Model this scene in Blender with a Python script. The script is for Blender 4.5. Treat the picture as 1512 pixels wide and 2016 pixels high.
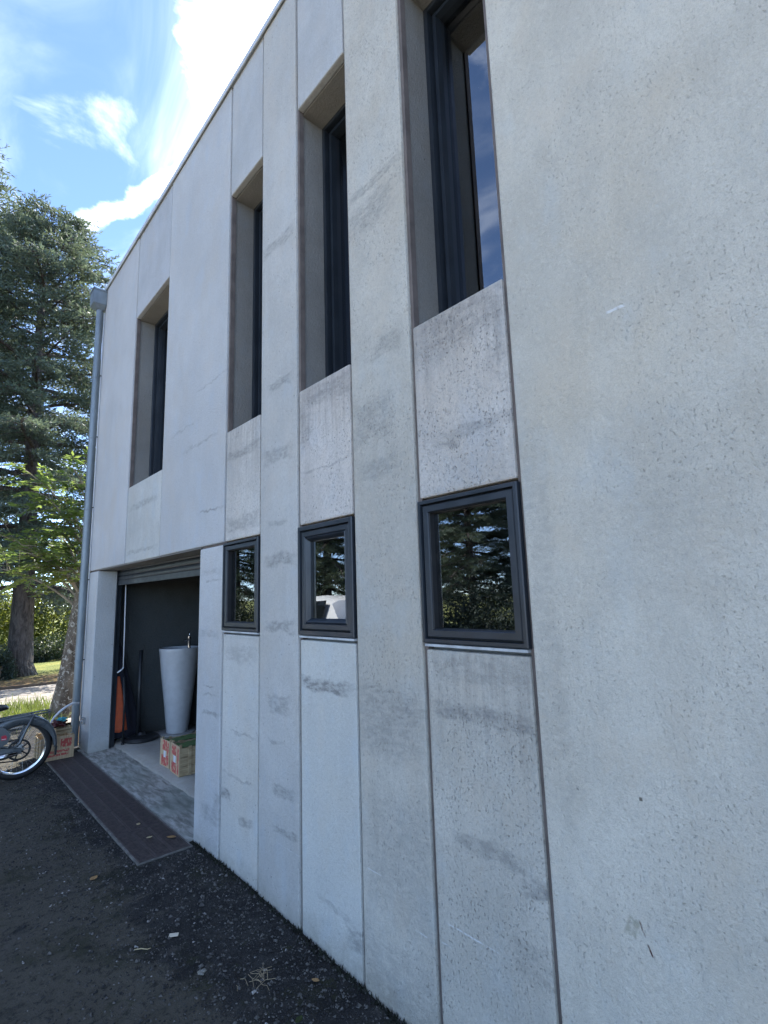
import bpy, bmesh, math, random
import numpy as np
from mathutils import Vector, Matrix
for o in list(bpy.data.objects): bpy.data.objects.remove(o)
SC = bpy.context.scene
COL = SC.collection
R = math.radians
PI = math.pi

# ------------------------------------------------------------------ camera
# facade plane is X = 0, runs along Y, the yard is on the -X side; Z = 0 is the yard
cam_d = bpy.data.cameras.new('camera'); cam = bpy.data.objects.new('camera', cam_d); COL.objects.link(cam)
yaw, pitch, roll = 0.7377, 0.16014, -0.03195
fw = Vector((math.sin(yaw)*math.cos(pitch), math.cos(yaw)*math.cos(pitch), math.sin(pitch)))
r0 = Vector((math.cos(yaw), -math.sin(yaw), 0)); u0 = r0.cross(fw)
rr = math.cos(roll)*r0 + math.sin(roll)*u0
uu = -math.sin(roll)*r0 + math.cos(roll)*u0
cam.matrix_world = Matrix(((rr.x, uu.x, -fw.x, -1.6), (rr.y, uu.y, -fw.y, 0.0), (rr.z, uu.z, -fw.z, 1.65), (0, 0, 0, 1)))
cam_d.sensor_fit = 'VERTICAL'; cam_d.sensor_height = 32.0
cam_d.lens = 32.0*1017.4/2016.0
cam_d.clip_start = 0.05; cam_d.clip_end = 2000
SC.camera = cam

# ------------------------------------------------------------------ light
SUN_EL, SUN_AZ = R(52), R(58)          # azimuth from +Y towards +X
sd = Vector((math.sin(SUN_AZ)*math.cos(SUN_EL), math.cos(SUN_AZ)*math.cos(SUN_EL), math.sin(SUN_EL)))
W = bpy.data.worlds.new('World'); SC.world = W; W.use_nodes = True
def build_world():
    nt = W.node_tree; N = nt.nodes; L = nt.links
    for n in list(N): N.remove(n)
    out = N.new('ShaderNodeOutputWorld'); bg = N.new('ShaderNodeBackground')
    sky = N.new('ShaderNodeTexSky'); sky.sky_type = 'NISHITA'; sky.sun_disc = False
    sky.sun_elevation = SUN_EL; sky.sun_rotation = SUN_AZ
    sky.air_density = 0.5; sky.dust_density = 0.0; sky.ozone_density = 2.5; sky.altitude = 200
    bg.inputs['Strength'].default_value = 0.12
    tc = N.new('ShaderNodeTexCoord')
    def vm(op, a, b=None):
        n = N.new('ShaderNodeVectorMath'); n.operation = op
        for i, v in enumerate((a, b)):
            if v is None: continue
            if isinstance(v, tuple): n.inputs[i].default_value = v
            else: L.new(v, n.inputs[i])
        return n.outputs['Value'] if op in ('DOT_PRODUCT', 'LENGTH') else n.outputs[0]
    def mt(op, a, b=0.0, clamp=False):
        n = N.new('ShaderNodeMath'); n.operation = op; n.use_clamp = clamp
        for i, v in enumerate((a, b)):
            if isinstance(v, (int, float)): n.inputs[i].default_value = v
            else: L.new(v, n.inputs[i])
        return n.outputs[0]
    def mr(v, a, b, c=0.0, d=1.0, interp='SMOOTHSTEP'):
        n = N.new('ShaderNodeMapRange'); n.interpolation_type = interp
        L.new(v, n.inputs[0])
        for i, x in zip((1, 2, 3, 4), (a, b, c, d)): n.inputs[i].default_value = x
        return n.outputs[0]
    d = vm('NORMALIZE', tc.outputs['Generated'])
    sep = N.new('ShaderNodeSeparateXYZ'); L.new(d, sep.inputs[0])
    # project the direction on a flat cloud layer
    zc = mt('MAXIMUM', sep.outputs[2], 0.06)
    cx = mt('DIVIDE', sep.outputs[0], zc); cy = mt('DIVIDE', sep.outputs[1], zc)
    cmb = N.new('ShaderNodeCombineXYZ'); L.new(cx, cmb.inputs[0]); L.new(cy, cmb.inputs[1])
    def noise(vec, scale, detail, dist=0.0, rough=0.55):
        n = N.new('ShaderNodeTexNoise'); n.inputs['Scale'].default_value = scale; n.inputs['Detail'].default_value = detail
        n.inputs['Distortion'].default_value = dist; n.inputs['Roughness'].default_value = rough
        L.new(vec, n.inputs['Vector']); return n.outputs[0]
    m1 = N.new('ShaderNodeMapping'); L.new(cmb.outputs[0], m1.inputs[0])
    m1.inputs['Rotation'].default_value = (0, 0, R(-18)); m1.inputs['Scale'].default_value = (2.1, 1.05, 1); m1.inputs['Location'].default_value = (3.1, 0.4, 0)
    cirrus = mr(noise(m1.outputs[0], 1.35, 7, 0.9, 0.55), 0.42, 0.78)
    m2 = N.new('ShaderNodeMapping'); L.new(cmb.outputs[0], m2.inputs[0]); m2.inputs['Location'].default_value = (0.9, 2.6, 1.2)
    puffn = noise(m2.outputs[0], 2.6, 9, 0.5, 0.58)
    cosun = vm('DOT_PRODUCT', d, tuple(sd))
    # the bright bank of cloud that hangs in front of the sun
    c0 = vm('DOT_PRODUCT', d, tuple(Vector((0.335, 0.575, 0.75)).normalized()))
    bank = mr(mt('ADD', mr(c0, 0.982, 0.9985, 0.0, 0.66), mt('MULTIPLY', mt('SUBTRACT', puffn, 0.5), 1.9)), 0.22, 0.88)
    puffs = mr(puffn, 0.56, 0.82, 0.0, 0.5)
    # thin curved wisp
    axis = Vector((0.30, 0.50, -0.60)).normalized()
    wd = mt('ABSOLUTE', mt('SUBTRACT', vm('DOT_PRODUCT', d, tuple(Vector((0.139, 0.825, 0.548)).cross(Vector((0.25, 0.715, 0.65))).normalized())), mt('MULTIPLY', mt('SUBTRACT', puffn, 0.5), 0.10)))
    c1 = vm('DOT_PRODUCT', d, tuple(Vector((0.215, 0.77, 0.605)).normalized()))
    wisp = mt('MULTIPLY', mr(wd, 0.020, 0.003), mr(c1, 0.990, 0.9985))
    cov = mt('MAXIMUM', mt('MAXIMUM', bank, mt('MULTIPLY', wisp, 0.55)), mt('MAXIMUM', mt('MULTIPLY', cirrus, 0.26), puffs))
    cov = mt('MULTIPLY', cov, mr(sep.outputs[2], 0.02, 0.25, 0.35, 1.0), True)
    lum = mt('ADD', 8.2, mt('MULTIPLY', mt('POWER', mt('MAXIMUM', cosun, 0.0), 10.0), 5.0))
    cc = N.new('ShaderNodeCombineXYZ')
    L.new(mt('MULTIPLY', lum, 0.95), cc.inputs[0]); L.new(mt('MULTIPLY', lum, 0.99), cc.inputs[1]); L.new(mt('MULTIPLY', lum, 1.04), cc.inputs[2])
    mix = N.new('ShaderNodeMix'); mix.data_type = 'RGBA'
    L.new(cov, mix.inputs['Factor']); L.new(sky.outputs[0], mix.inputs['A']); L.new(cc.outputs[0], mix.inputs['B'])
    L.new(mix.outputs['Result'], bg.inputs['Color']); L.new(bg.outputs[0], out.inputs[0])
build_world()
sl = bpy.data.lights.new('sun', 'SUN'); so = bpy.data.objects.new('sun', sl); COL.objects.link(so)
sl.energy = 3.0; sl.angle = R(0.55); sl.color = (1.0, 0.95, 0.87)
so.rotation_euler = sd.to_track_quat('Z', 'Y').to_euler()
so.location = sd*40
SC.view_settings.view_transform = 'Standard'; SC.view_settings.look = 'None'
SC.view_settings.gamma = 1.0; SC.view_settings.use_curve_mapping = False
SC.view_settings.exposure = 2.27
SC.render.engine = 'CYCLES'
SC.cycles.max_bounces = 8; SC.cycles.transparent_max_bounces = 12
SC.cycles.caustics_reflective = False; SC.cycles.caustics_refractive = False

# ------------------------------------------------------------------ materials
class NT:
    def __init__(s, m):
        m.use_nodes = True; s.t = m.node_tree; s.N = s.t.nodes; s.L = s.t.links
        for n in list(s.N): s.N.remove(n)
        s.out = s.N.new('ShaderNodeOutputMaterial'); s.b = s.N.new('ShaderNodeBsdfPrincipled')
        s.L.new(s.b.outputs[0], s.out.inputs[0]); s._pos = None
    def put(s, v, sock):
        if isinstance(v, bpy.types.NodeSocket): s.L.new(v, sock)
        else: sock.default_value = v
    def pos(s):
        if s._pos is None: s._pos = s.N.new('ShaderNodeNewGeometry').outputs['Position']
        return s._pos
    def obj(s): return s.N.new('ShaderNodeTexCoord').outputs['Object']
    def map(s, v, scale=(1, 1, 1), loc=(0, 0, 0), rot=(0, 0, 0)):
        n = s.N.new('ShaderNodeMapping'); s.L.new(v, n.inputs[0])
        n.inputs['Scale'].default_value = scale; n.inputs['Location'].default_value = loc; n.inputs['Rotation'].default_value = rot
        return n.outputs[0]
    def noise(s, v, scale, detail=4, rough=0.55, dist=0.0):
        n = s.N.new('ShaderNodeTexNoise'); s.L.new(v, n.inputs['Vector'])
        n.inputs['Scale'].default_value = scale; n.inputs['Detail'].default_value = detail
        n.inputs['Roughness'].default_value = rough; n.inputs['Distortion'].default_value = dist
        return n.outputs[0]
    def nz_col(s, v, scale):
        n = s.N.new('ShaderNodeTexNoise'); s.L.new(v, n.inputs['Vector']); n.inputs['Scale'].default_value = scale; return n.outputs['Color']
    def vor(s, v, scale, feat='F1', out='Distance'):
        n = s.N.new('ShaderNodeTexVoronoi'); n.feature = feat; s.L.new(v, n.inputs['Vector']); n.inputs['Scale'].default_value = scale
        return n.outputs[out]
    def mr(s, v, a, b, c=0.0, d=1.0, smooth=True):
        n = s.N.new('ShaderNodeMapRange'); n.interpolation_type = 'SMOOTHSTEP' if smooth else 'LINEAR'
        s.L.new(v, n.inputs[0])
        for i, x in zip((1, 2, 3, 4), (a, b, c, d)): n.inputs[i].default_value = x
        return n.outputs[0]
    def m(s, op, a, b=0.0, clamp=False):
        n = s.N.new('ShaderNodeMath'); n.operation = op; n.use_clamp = clamp
        s.put(a, n.inputs[0]); s.put(b, n.inputs[1]); return n.outputs[0]
    def v(s, op, a, b=None, c=None):
        n = s.N.new('ShaderNodeVectorMath'); n.operation = op
        for i, x in enumerate((a, b, c)):
            if x is not None: s.put(x, n.inputs[i])
        return n.outputs['Value'] if op in ('DOT_PRODUCT', 'LENGTH', 'DISTANCE') else n.outputs[0]
    def mix(s, f, a, b, mode='MIX'):
        n = s.N.new('ShaderNodeMix'); n.data_type = 'RGBA'; n.blend_type = mode
        for k, x in (('Factor', f), ('A', a), ('B', b)):
            if isinstance(x, tuple) and len(x) == 3: x = x+(1,)
            if k == 'Factor': s.put(x, n.inputs['Factor'])
            else: s.put(x, [i for i in n.inputs if i.name == k and i.type == 'RGBA'][0])
        return [o for o in n.outputs if o.type == 'RGBA'][0]
    def sep(s, v):
        n = s.N.new('ShaderNodeSeparateXYZ'); s.L.new(v, n.inputs[0]); return n.outputs
    def bump(s, h, strength=0.3, dist=0.01):
        n = s.N.new('ShaderNodeBump'); n.inputs['Strength'].default_value = strength; n.inputs['Distance'].default_value = dist
        s.L.new(h, n.inputs['Height']); s.L.new(n.outputs[0], s.b.inputs['Normal'])
    def color(s, c): s.put(c if not (isinstance(c, tuple) and len(c) == 3) else c+(1,), s.b.inputs['Base Color'])
    def set(s, **k):
        for a, x in k.items(): s.put(x, s.b.inputs[a.replace('_', ' ')])
def newmat(name):
    m = bpy.data.materials.new(name); return m, NT(m)
def simple(name, c, rough=0.6, metal=0.0, var=0.15, scale=12.0, bump=0.0, bscale=80.0, spec=0.5, stretch=(1, 1, 1)):
    m, n = newmat(name); p = n.map(n.obj(), stretch)
    f = n.noise(p, scale, 5, 0.6)
    c2 = tuple(min(1, x*(1+var)) for x in c); c1 = tuple(x*(1-var) for x in c)
    n.color(n.mix(n.mr(f, 0.3, 0.7), c1, c2)); n.set(Metallic=metal)
    n.put(n.mr(f, 0.3, 0.7, max(0.02, rough-0.08), min(1, rough+0.08)), n.b.inputs['Roughness'])
    n.b.inputs['Specular IOR Level'].default_value = spec
    if bump: n.bump(n.noise(p, bscale, 4), bump, 0.004)
    return m

def concrete(name, stains=(), tint=(0.47, 0.475, 0.46), speck=1.0, mott=1.0, seed=0.0, alb=1.0, scratches=(), drip=None, spk_col=(0.17, 0.16, 0.145)):
    """pale precast concrete; stains = (y, z, half_y, half_z, strength) in metres on the facade"""
    m, n = newmat(name); p = n.pos(); tint = tuple(x*alb for x in tint)
    q = n.map(p, (1, 1, 1), (seed*3.1, seed*1.7, seed*2.3))
    big = n.noise(q, 1.1, 6, 0.6, 0.3)
    mid = n.noise(n.map(q, (1, 1, 0.55)), 5.5, 6, 0.65, 0.2)
    streak = n.noise(n.map(q, (1, 9, 0.7)), 1.8, 5, 0.6)
    c = n.mix(n.mr(big, 0.3, 0.7), tuple(x*(1-0.16*mott) for x in tint), tuple(x*(1+0.10*mott) for x in tint))
    c = n.mix(n.mr(mid, 0.42, 0.72, 0.0, 0.40*mott), c, (tint[0]*0.72, tint[1]*0.71, tint[2]*0.70))
    c = n.mix(n.mr(streak, 0.5, 0.75, 0.0, 0.30*mott), c, (tint[0]*1.16, tint[1]*1.16, tint[2]*1.15))
    warm = n.noise(n.map(q, (1, 1, 0.8), (7, 3, 1)), 2.1, 4, 0.5)
    c = n.mix(n.mr(warm, 0.52, 0.74, 0.0, 0.45), c, (tint[0]*0.98, tint[1]*0.90, tint[2]*0.80))
    # pores and aggregate specks
    sp = n.noise(n.map(q, (1, 1, 0.72)), 118, 3, 0.55, 0.0)
    dens = n.mr(n.noise(q, 3.6, 4), 0.36, 0.62, 0.30, 1.0)
    spm = n.m('MULTIPLY', n.mr(sp, 0.57, 0.72, 0.0, 0.55*speck), dens)
    c = n.mix(spm, c, spk_col)
    qv = n.v('ADD', q, n.v('SCALE', n.nz_col(q, 60), None)); qv.node.inputs[1].links[0].from_node.inputs['Scale'].default_value = 0.012
    vd = n.vor(qv, 30); vc = n.sep(n.vor(qv, 30, out='Color'))[0]
    hole = n.m('MULTIPLY', n.mr(vd, 0.16, 0.05), n.mr(vc, 0.88, 0.96))
    c = n.mix(n.m('MULTIPLY', hole, 0.75), c, (0.10, 0.095, 0.085))
    fine = n.noise(q, 210, 3, 0.75)
    c = n.mix(n.mr(fine, 0.40, 0.72, 0.0, 0.42), c, (tint[0]*0.6, tint[1]*0.6, tint[2]*0.58))
    gr = n.noise(n.map(q, (1, 1, 0.8)), 62, 5, 0.75)
    c = n.mix(n.mr(gr, 0.36, 0.50, 0.42*max(0.5, speck), 0.0), c, (tint[0]*0.68, tint[1]*0.69, tint[2]*0.70))
    c = n.mix(n.mr(gr, 0.54, 0.70, 0.0, 0.40), c, (tint[0]*1.14, tint[1]*1.15, tint[2]*1.15))
    hue = n.noise(n.map(q, (1, 1, 0.6), (2, 5, 3)), 5.0, 4, 0.6)
    c = n.mix(n.mr(hue, 0.54, 0.70, 0.0, 0.30), c, (tint[0]*0.84, tint[1]*0.94, tint[2]*1.06))
    c = n.mix(n.mr(hue, 0.46, 0.32, 0.0, 0.30), c, (tint[0]*0.98, tint[1]*0.91, tint[2]*0.84))
    zz = n.sep(p)[2]
    foot = n.m('ADD', zz, n.m('MULTIPLY', n.noise(q, 14, 4, 0.7), 0.22))
    c = n.mix(n.mr(foot, 0.26, 0.05, 0.0, 0.45), c, (0.20, 0.185, 0.135))     # splash dirt along the foot
    if drip is not None:
        run = n.noise(n.map(q, (1, 24, 1.4)), 1.6, 5, 0.65); blot = n.noise(n.map(q, (1, 1, 0.7)), 7, 5, 0.7)
        fall = n.mr(n.m('ADD', zz, n.m('MULTIPLY', n.m('SUBTRACT', run, 0.5), 0.7)), drip-0.52, drip-0.02)
        c = n.mix(n.m('MULTIPLY', fall, n.mr(n.m('ADD', n.m('MULTIPLY', run, 0.55), n.m('MULTIPLY', blot, 0.45)), 0.40, 0.64, 0.08, 0.50)), c, (0.25, 0.23, 0.205))
    if stains:
        wob = n.v('ADD', p, n.v('SCALE', n.v('SUBTRACT', n.N.new('ShaderNodeTexNoise').outputs['Color'], (0.5, 0.5, 0.5)), None))
        nz = [x for x in n.N if x.bl_idname == 'ShaderNodeTexNoise'][-1]; nz.inputs['Scale'].default_value = 9; nz.inputs['Detail'].default_value = 5
        n.L.new(p, nz.inputs['Vector'])
        scn = [x for x in n.N if x.bl_idname == 'ShaderNodeVectorMath' and x.operation == 'SCALE'][-1]; scn.inputs['Scale'].default_value = 0.08
        brk = n.mr(n.noise(n.map(q, (1, 2.5, 6)), 7, 5, 0.65), 0.36, 0.62, 0.25, 1.0)
        edge = n.noise(n.map(q, (1, 1.2, 2.2)), 11, 5, 0.7)
        tot = None
        for (y, z, hy, hz, st) in stains:
            a = n.v('ABSOLUTE', n.v('MULTIPLY_ADD', wob, (0, 1/hy, 1/hz), (0, -y/hy, -z/hz)))
            s_ = n.sep(a); mk = n.mr(n.m('ADD', n.m('MAXIMUM', s_[1], s_[2]), n.m('MULTIPLY', n.m('SUBTRACT', edge, 0.5), 1.3)), 1.25, 0.55, 0.0, st*0.95)
            tot = mk if tot is None else n.m('MAXIMUM', tot, mk)
        c = n.mix(n.m('MULTIPLY', tot, brk), c, (0.19, 0.19, 0.185))
    for (y, z, hl, hw, ang, col, st) in scratches:
        ca, sa = math.cos(ang), math.sin(ang)
        al = n.m('SUBTRACT', n.v('DOT_PRODUCT', p, (0, ca, sa)), y*ca+z*sa)
        ac = n.m('SUBTRACT', n.v('DOT_PRODUCT', p, (0, -sa, ca)), -y*sa+z*ca)
        ac = n.m('ADD', ac, n.m('MULTIPLY', n.m('SUBTRACT', n.noise(p, 22, 3), 0.5), hw*2.2))
        mk = n.mr(n.m('MAXIMUM', n.m('DIVIDE', n.m('ABSOLUTE', al), hl), n.m('DIVIDE', n.m('ABSOLUTE', ac), hw)), 1.0, 0.6, 0.0, st)
        c = n.mix(n.m('MULTIPLY', mk, n.mr(n.noise(p, 40, 2), 0.35, 0.55, 0.2, 1.0)), c, col)
    n.color(c)
    n.set(Roughness=0.86); n.b.inputs['Specular IOR Level'].default_value = 0.3
    h = n.m('ADD', n.m('MULTIPLY', n.noise(q, 75, 5, 0.7), 0.6), n.m('MULTIPLY', n.m('MAXIMUM', spm, hole), -0.7))
    h = n.m('ADD', h, n.m('MULTIPLY', mid, 0.5))
    n.bump(n.m('ADD', h, n.m('MULTIPLY', gr, 0.8)), 1.0, 0.007)
    return m

M = {}
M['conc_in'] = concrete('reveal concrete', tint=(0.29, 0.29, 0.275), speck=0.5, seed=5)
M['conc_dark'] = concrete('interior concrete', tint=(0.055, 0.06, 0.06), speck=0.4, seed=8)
M['floor'] = concrete('garage floor concrete', tint=(0.42, 0.40, 0.36), speck=0.6, seed=3)
M['sealant'] = simple('joint sealant', (0.135, 0.115, 0.105), 0.8, var=0.25, scale=9)
M['bead'] = simple('pale sealant bead', (0.46, 0.49, 0.50), 0.6, var=0.2)
M['frame'] = simple('anthracite frame', (0.020, 0.027, 0.036), 0.36, var=0.12, scale=6)
M['frame_dark'] = simple('dark rebate', (0.008, 0.009, 0.011), 0.6)
M['shutter'] = simple('shutter slats', (0.032, 0.040, 0.047), 0.42, var=0.15)
M['zinc'] = simple('weathered zinc', (0.20, 0.235, 0.255), 0.48, metal=0.55, var=0.22, scale=7, stretch=(1, 1, 0.3))
M['cap'] = simple('roof cap metal', (0.55, 0.57, 0.57), 0.45, metal=0.2, var=0.1)
M['black'] = simple('black rubber', (0.012, 0.012, 0.013), 0.65, bump=0.2)
M['blackplastic'] = simple('black plastic', (0.016, 0.018, 0.02), 0.42)
M['chrome'] = simple('chrome', (0.72, 0.73, 0.74), 0.16, metal=1.0, var=0.08)
M['steel'] = simple('brushed steel', (0.42, 0.43, 0.44), 0.34, metal=0.9)
M['iron'] = simple('cast iron', (0.088, 0.072, 0.068), 0.6, metal=0.1, var=0.35, scale=25, bump=0.3)
M['mopedgrey'] = simple('grey moped paint', (0.125, 0.14, 0.148), 0.33, metal=0.25, var=0.08, scale=5)
M['red'] = simple('red emblem', (0.50, 0.025, 0.05), 0.4)
M['ceramic'] = simple('grey ceramic', (0.50, 0.51, 0.515), 0.42, var=0.06)
M['navy'] = simple('navy cloth', (0.010, 0.011, 0.020), 0.9, bump=0.3)
M['orange'] = simple('orange cloth', (0.45, 0.085, 0.030), 0.85, var=0.15, bump=0.3)
M['white'] = simple('white plastic', (0.72, 0.73, 0.74), 0.4, var=0.05)
M['teal'] = simple('teal plastic film', (0.05, 0.36, 0.42), 0.3, var=0.3, scale=20)
M['maroon'] = simple('dark red bag', (0.09, 0.016, 0.018), 0.45, var=0.4, scale=14)
M['card'] = simple('cream paper', (0.62, 0.56, 0.44), 0.8, var=0.08)
M['dryleaf'] = simple('dry leaf', (0.40, 0.24, 0.10), 0.8, var=0.3, scale=30)
M['dryleaf2'] = simple('pale dry leaf', (0.52, 0.42, 0.24), 0.8, var=0.3, scale=30)
M['twig'] = simple('twig', (0.30, 0.24, 0.15), 0.85, var=0.3)
M['greenfruit'] = simple('green liner', (0.10, 0.17, 0.055), 0.7, var=0.3, scale=25)
M['glass_car'] = simple('dark car glass', (0.01, 0.013, 0.015), 0.05)
M['carpaint'] = simple('white car paint', (0.78, 0.79, 0.80), 0.22, var=0.02)
M['soil'] = simple('planting soil', (0.10, 0.07, 0.045), 0.95, bump=0.6)
M['timber'] = simple('timber edging', (0.10, 0.075, 0.055), 0.85, var=0.3, stretch=(0.3, 3, 3))

def glass_mat():
    m = bpy.data.materials.new('window glass'); n = NT(m)
    n.N.remove(n.b)
    g = n.N.new('ShaderNodeBsdfGlossy'); g.inputs['Roughness'].default_value = 0.004; g.inputs['Color'].default_value = (0.93, 0.97, 1.0, 1)
    t = n.N.new('ShaderNodeBsdfTransparent'); t.inputs['Color'].default_value = (0.42, 0.48, 0.47, 1)
    bp = n.N.new('ShaderNodeBump'); bp.inputs['Strength'].default_value = 0.06; bp.inputs['Distance'].default_value = 0.01; n.L.new(n.noise(n.pos(), 2.6, 2), bp.inputs['Height']); n.L.new(bp.outputs[0], g.inputs['Normal'])
    f = n.N.new('ShaderNodeFresnel'); f.inputs['IOR'].default_value = 3.0
    mx = n.N.new('ShaderNodeMixShader'); n.L.new(f.outputs[0], mx.inputs[0]); n.L.new(t.outputs[0], mx.inputs[1]); n.L.new(g.outputs[0], mx.inputs[2])
    n.L.new(mx.outputs[0], n.out.inputs[0]); return m
M['glass'] = glass_mat()

def leaf_mat(name, c, trans, tc, rough=0.5, var=0.35):
    m = bpy.data.materials.new(name); n = NT(m)
    f = n.noise(n.pos(), 2.3, 4); f2 = n.noise(n.pos(), 17, 2)
    k = n.m('ADD', n.m('MULTIPLY', f, 0.5), n.m('MULTIPLY', f2, 0.5))
    lo = tuple(x*(1-var) for x in c); hi = tuple(min(1, x*(1+var)) for x in c)
    col = n.mix(n.mr(k, 0.35, 0.65), lo, hi); n.color(col); n.set(Roughness=rough)
    t = n.N.new('ShaderNodeBsdfTranslucent'); n.L.new(n.mix(n.mr(k, 0.35, 0.65), tuple(x*0.7 for x in tc), tc), t.inputs['Color'])
    mx = n.N.new('ShaderNodeMixShader'); mx.inputs[0].default_value = trans
    n.L.new(n.b.outputs[0], mx.inputs[1]); n.L.new(t.outputs[0], mx.inputs[2]); n.L.new(mx.outputs[0], n.out.inputs[0])
    return m
M['cedar'] = leaf_mat('cedar needles', (0.082, 0.118, 0.092), 0.38, (0.18, 0.23, 0.13), 0.6)
M['leaf'] = leaf_mat('broad leaves', (0.085, 0.145, 0.045), 0.5, (0.32, 0.42, 0.09), 0.4)
M['hedge'] = leaf_mat('hedge leaves', (0.08, 0.12, 0.035), 0.42, (0.30, 0.34, 0.06), 0.5, 0.5)
M['hedge2'] = leaf_mat('dark shrub leaves', (0.035, 0.06, 0.045), 0.25, (0.10, 0.14, 0.06), 0.5, 0.4)
M['shade_leaf'] = leaf_mat('leaves darkened as shade', (0.020, 0.034, 0.024), 0.15, (0.05, 0.07, 0.03), 0.6, 0.4)  # leaf colour darkened to stand in for the shade below the cedars
M['grass'] = leaf_mat('grass blades', (0.12, 0.17, 0.045), 0.45, (0.25, 0.30, 0.06), 0.6)
M['moss'] = leaf_mat('dark moss', (0.020, 0.024, 0.016), 0.2, (0.04, 0.05, 0.02), 0.9)

def bark(name, c, c2, scale=7, lichen=None):
    m, n = newmat(name); p = n.map(n.obj(), (1, 1, 0.28))
    f = n.noise(p, scale*2, 6, 0.7, 0.6); v = n.vor(n.map(n.obj(), (1, 1, 0.4)), scale*2.4)
    col = n.mix(n.mr(f, 0.35, 0.65), c, c2)
    if lichen:
        lm = n.mr(n.noise(n.obj(), 16, 5, 0.7, 0.8), 0.54, 0.60); col = n.mix(lm, col, lichen)
    n.color(col); n.set(Roughness=0.95)
    n.bump(n.m('ADD', f, v), 0.9, 0.03); return m
M['bark'] = bark('cedar bark', (0.045, 0.038, 0.036), (0.13, 0.115, 0.105))
M['bark2'] = bark('flaky bark', (0.075, 0.058, 0.042), (0.20, 0.165, 0.125), 5, (0.46, 0.43, 0.36))
M['branch'] = simple('pale branch', (0.30, 0.26, 0.20), 0.9, var=0.3)

def wood_mat():
    m, n = newmat('crate wood'); p = n.obj()
    g = n.noise(n.map(p, (1.2, 9, 9)), 6, 5, 0.6); n.color(n.mix(n.mr(g, 0.3, 0.7), (0.30, 0.22, 0.12), (0.50, 0.40, 0.25)))
    n.set(Roughness=0.8); n.bump(g, 0.3, 0.002); return m
M['wood'] = wood_mat()
def print_mat(name, ax, seed, rows):
    """crate end board: pale veneer printed in red with a round device and lines of marks"""
    m, n = newmat(name); p = n.obj(); s = n.sep(p); a, z = s[ax], s[2]
    base = n.mix(n.mr(n.noise(n.map(p, (9, 9, 1.2)), 6, 4), 0.3, 0.7), (0.44, 0.31, 0.18), (0.60, 0.46, 0.29))
    k = None
    for (z0, hz, a0, ha, cell) in rows:
        box = n.mr(n.m('MAXIMUM', n.m('DIVIDE', n.m('ABSOLUTE', n.m('SUBTRACT', a, a0)), ha), n.m('DIVIDE', n.m('ABSOLUTE', n.m('SUBTRACT', z, z0)), hz)), 1.0, 0.9)
        ink = n.mr(n.noise(n.map(p, (1, 1, 0.5), (seed, seed, 0)), cell, 2, 0.4), 0.41, 0.46)
        b = n.m('MULTIPLY', box, ink); k = b if k is None else n.m('MAXIMUM', k, b)
    col = n.mix(n.m('MULTIPLY', k, 0.85), base, (0.50, 0.035, 0.045))
    n.color(col); n.set(Roughness=0.75); return m

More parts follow.
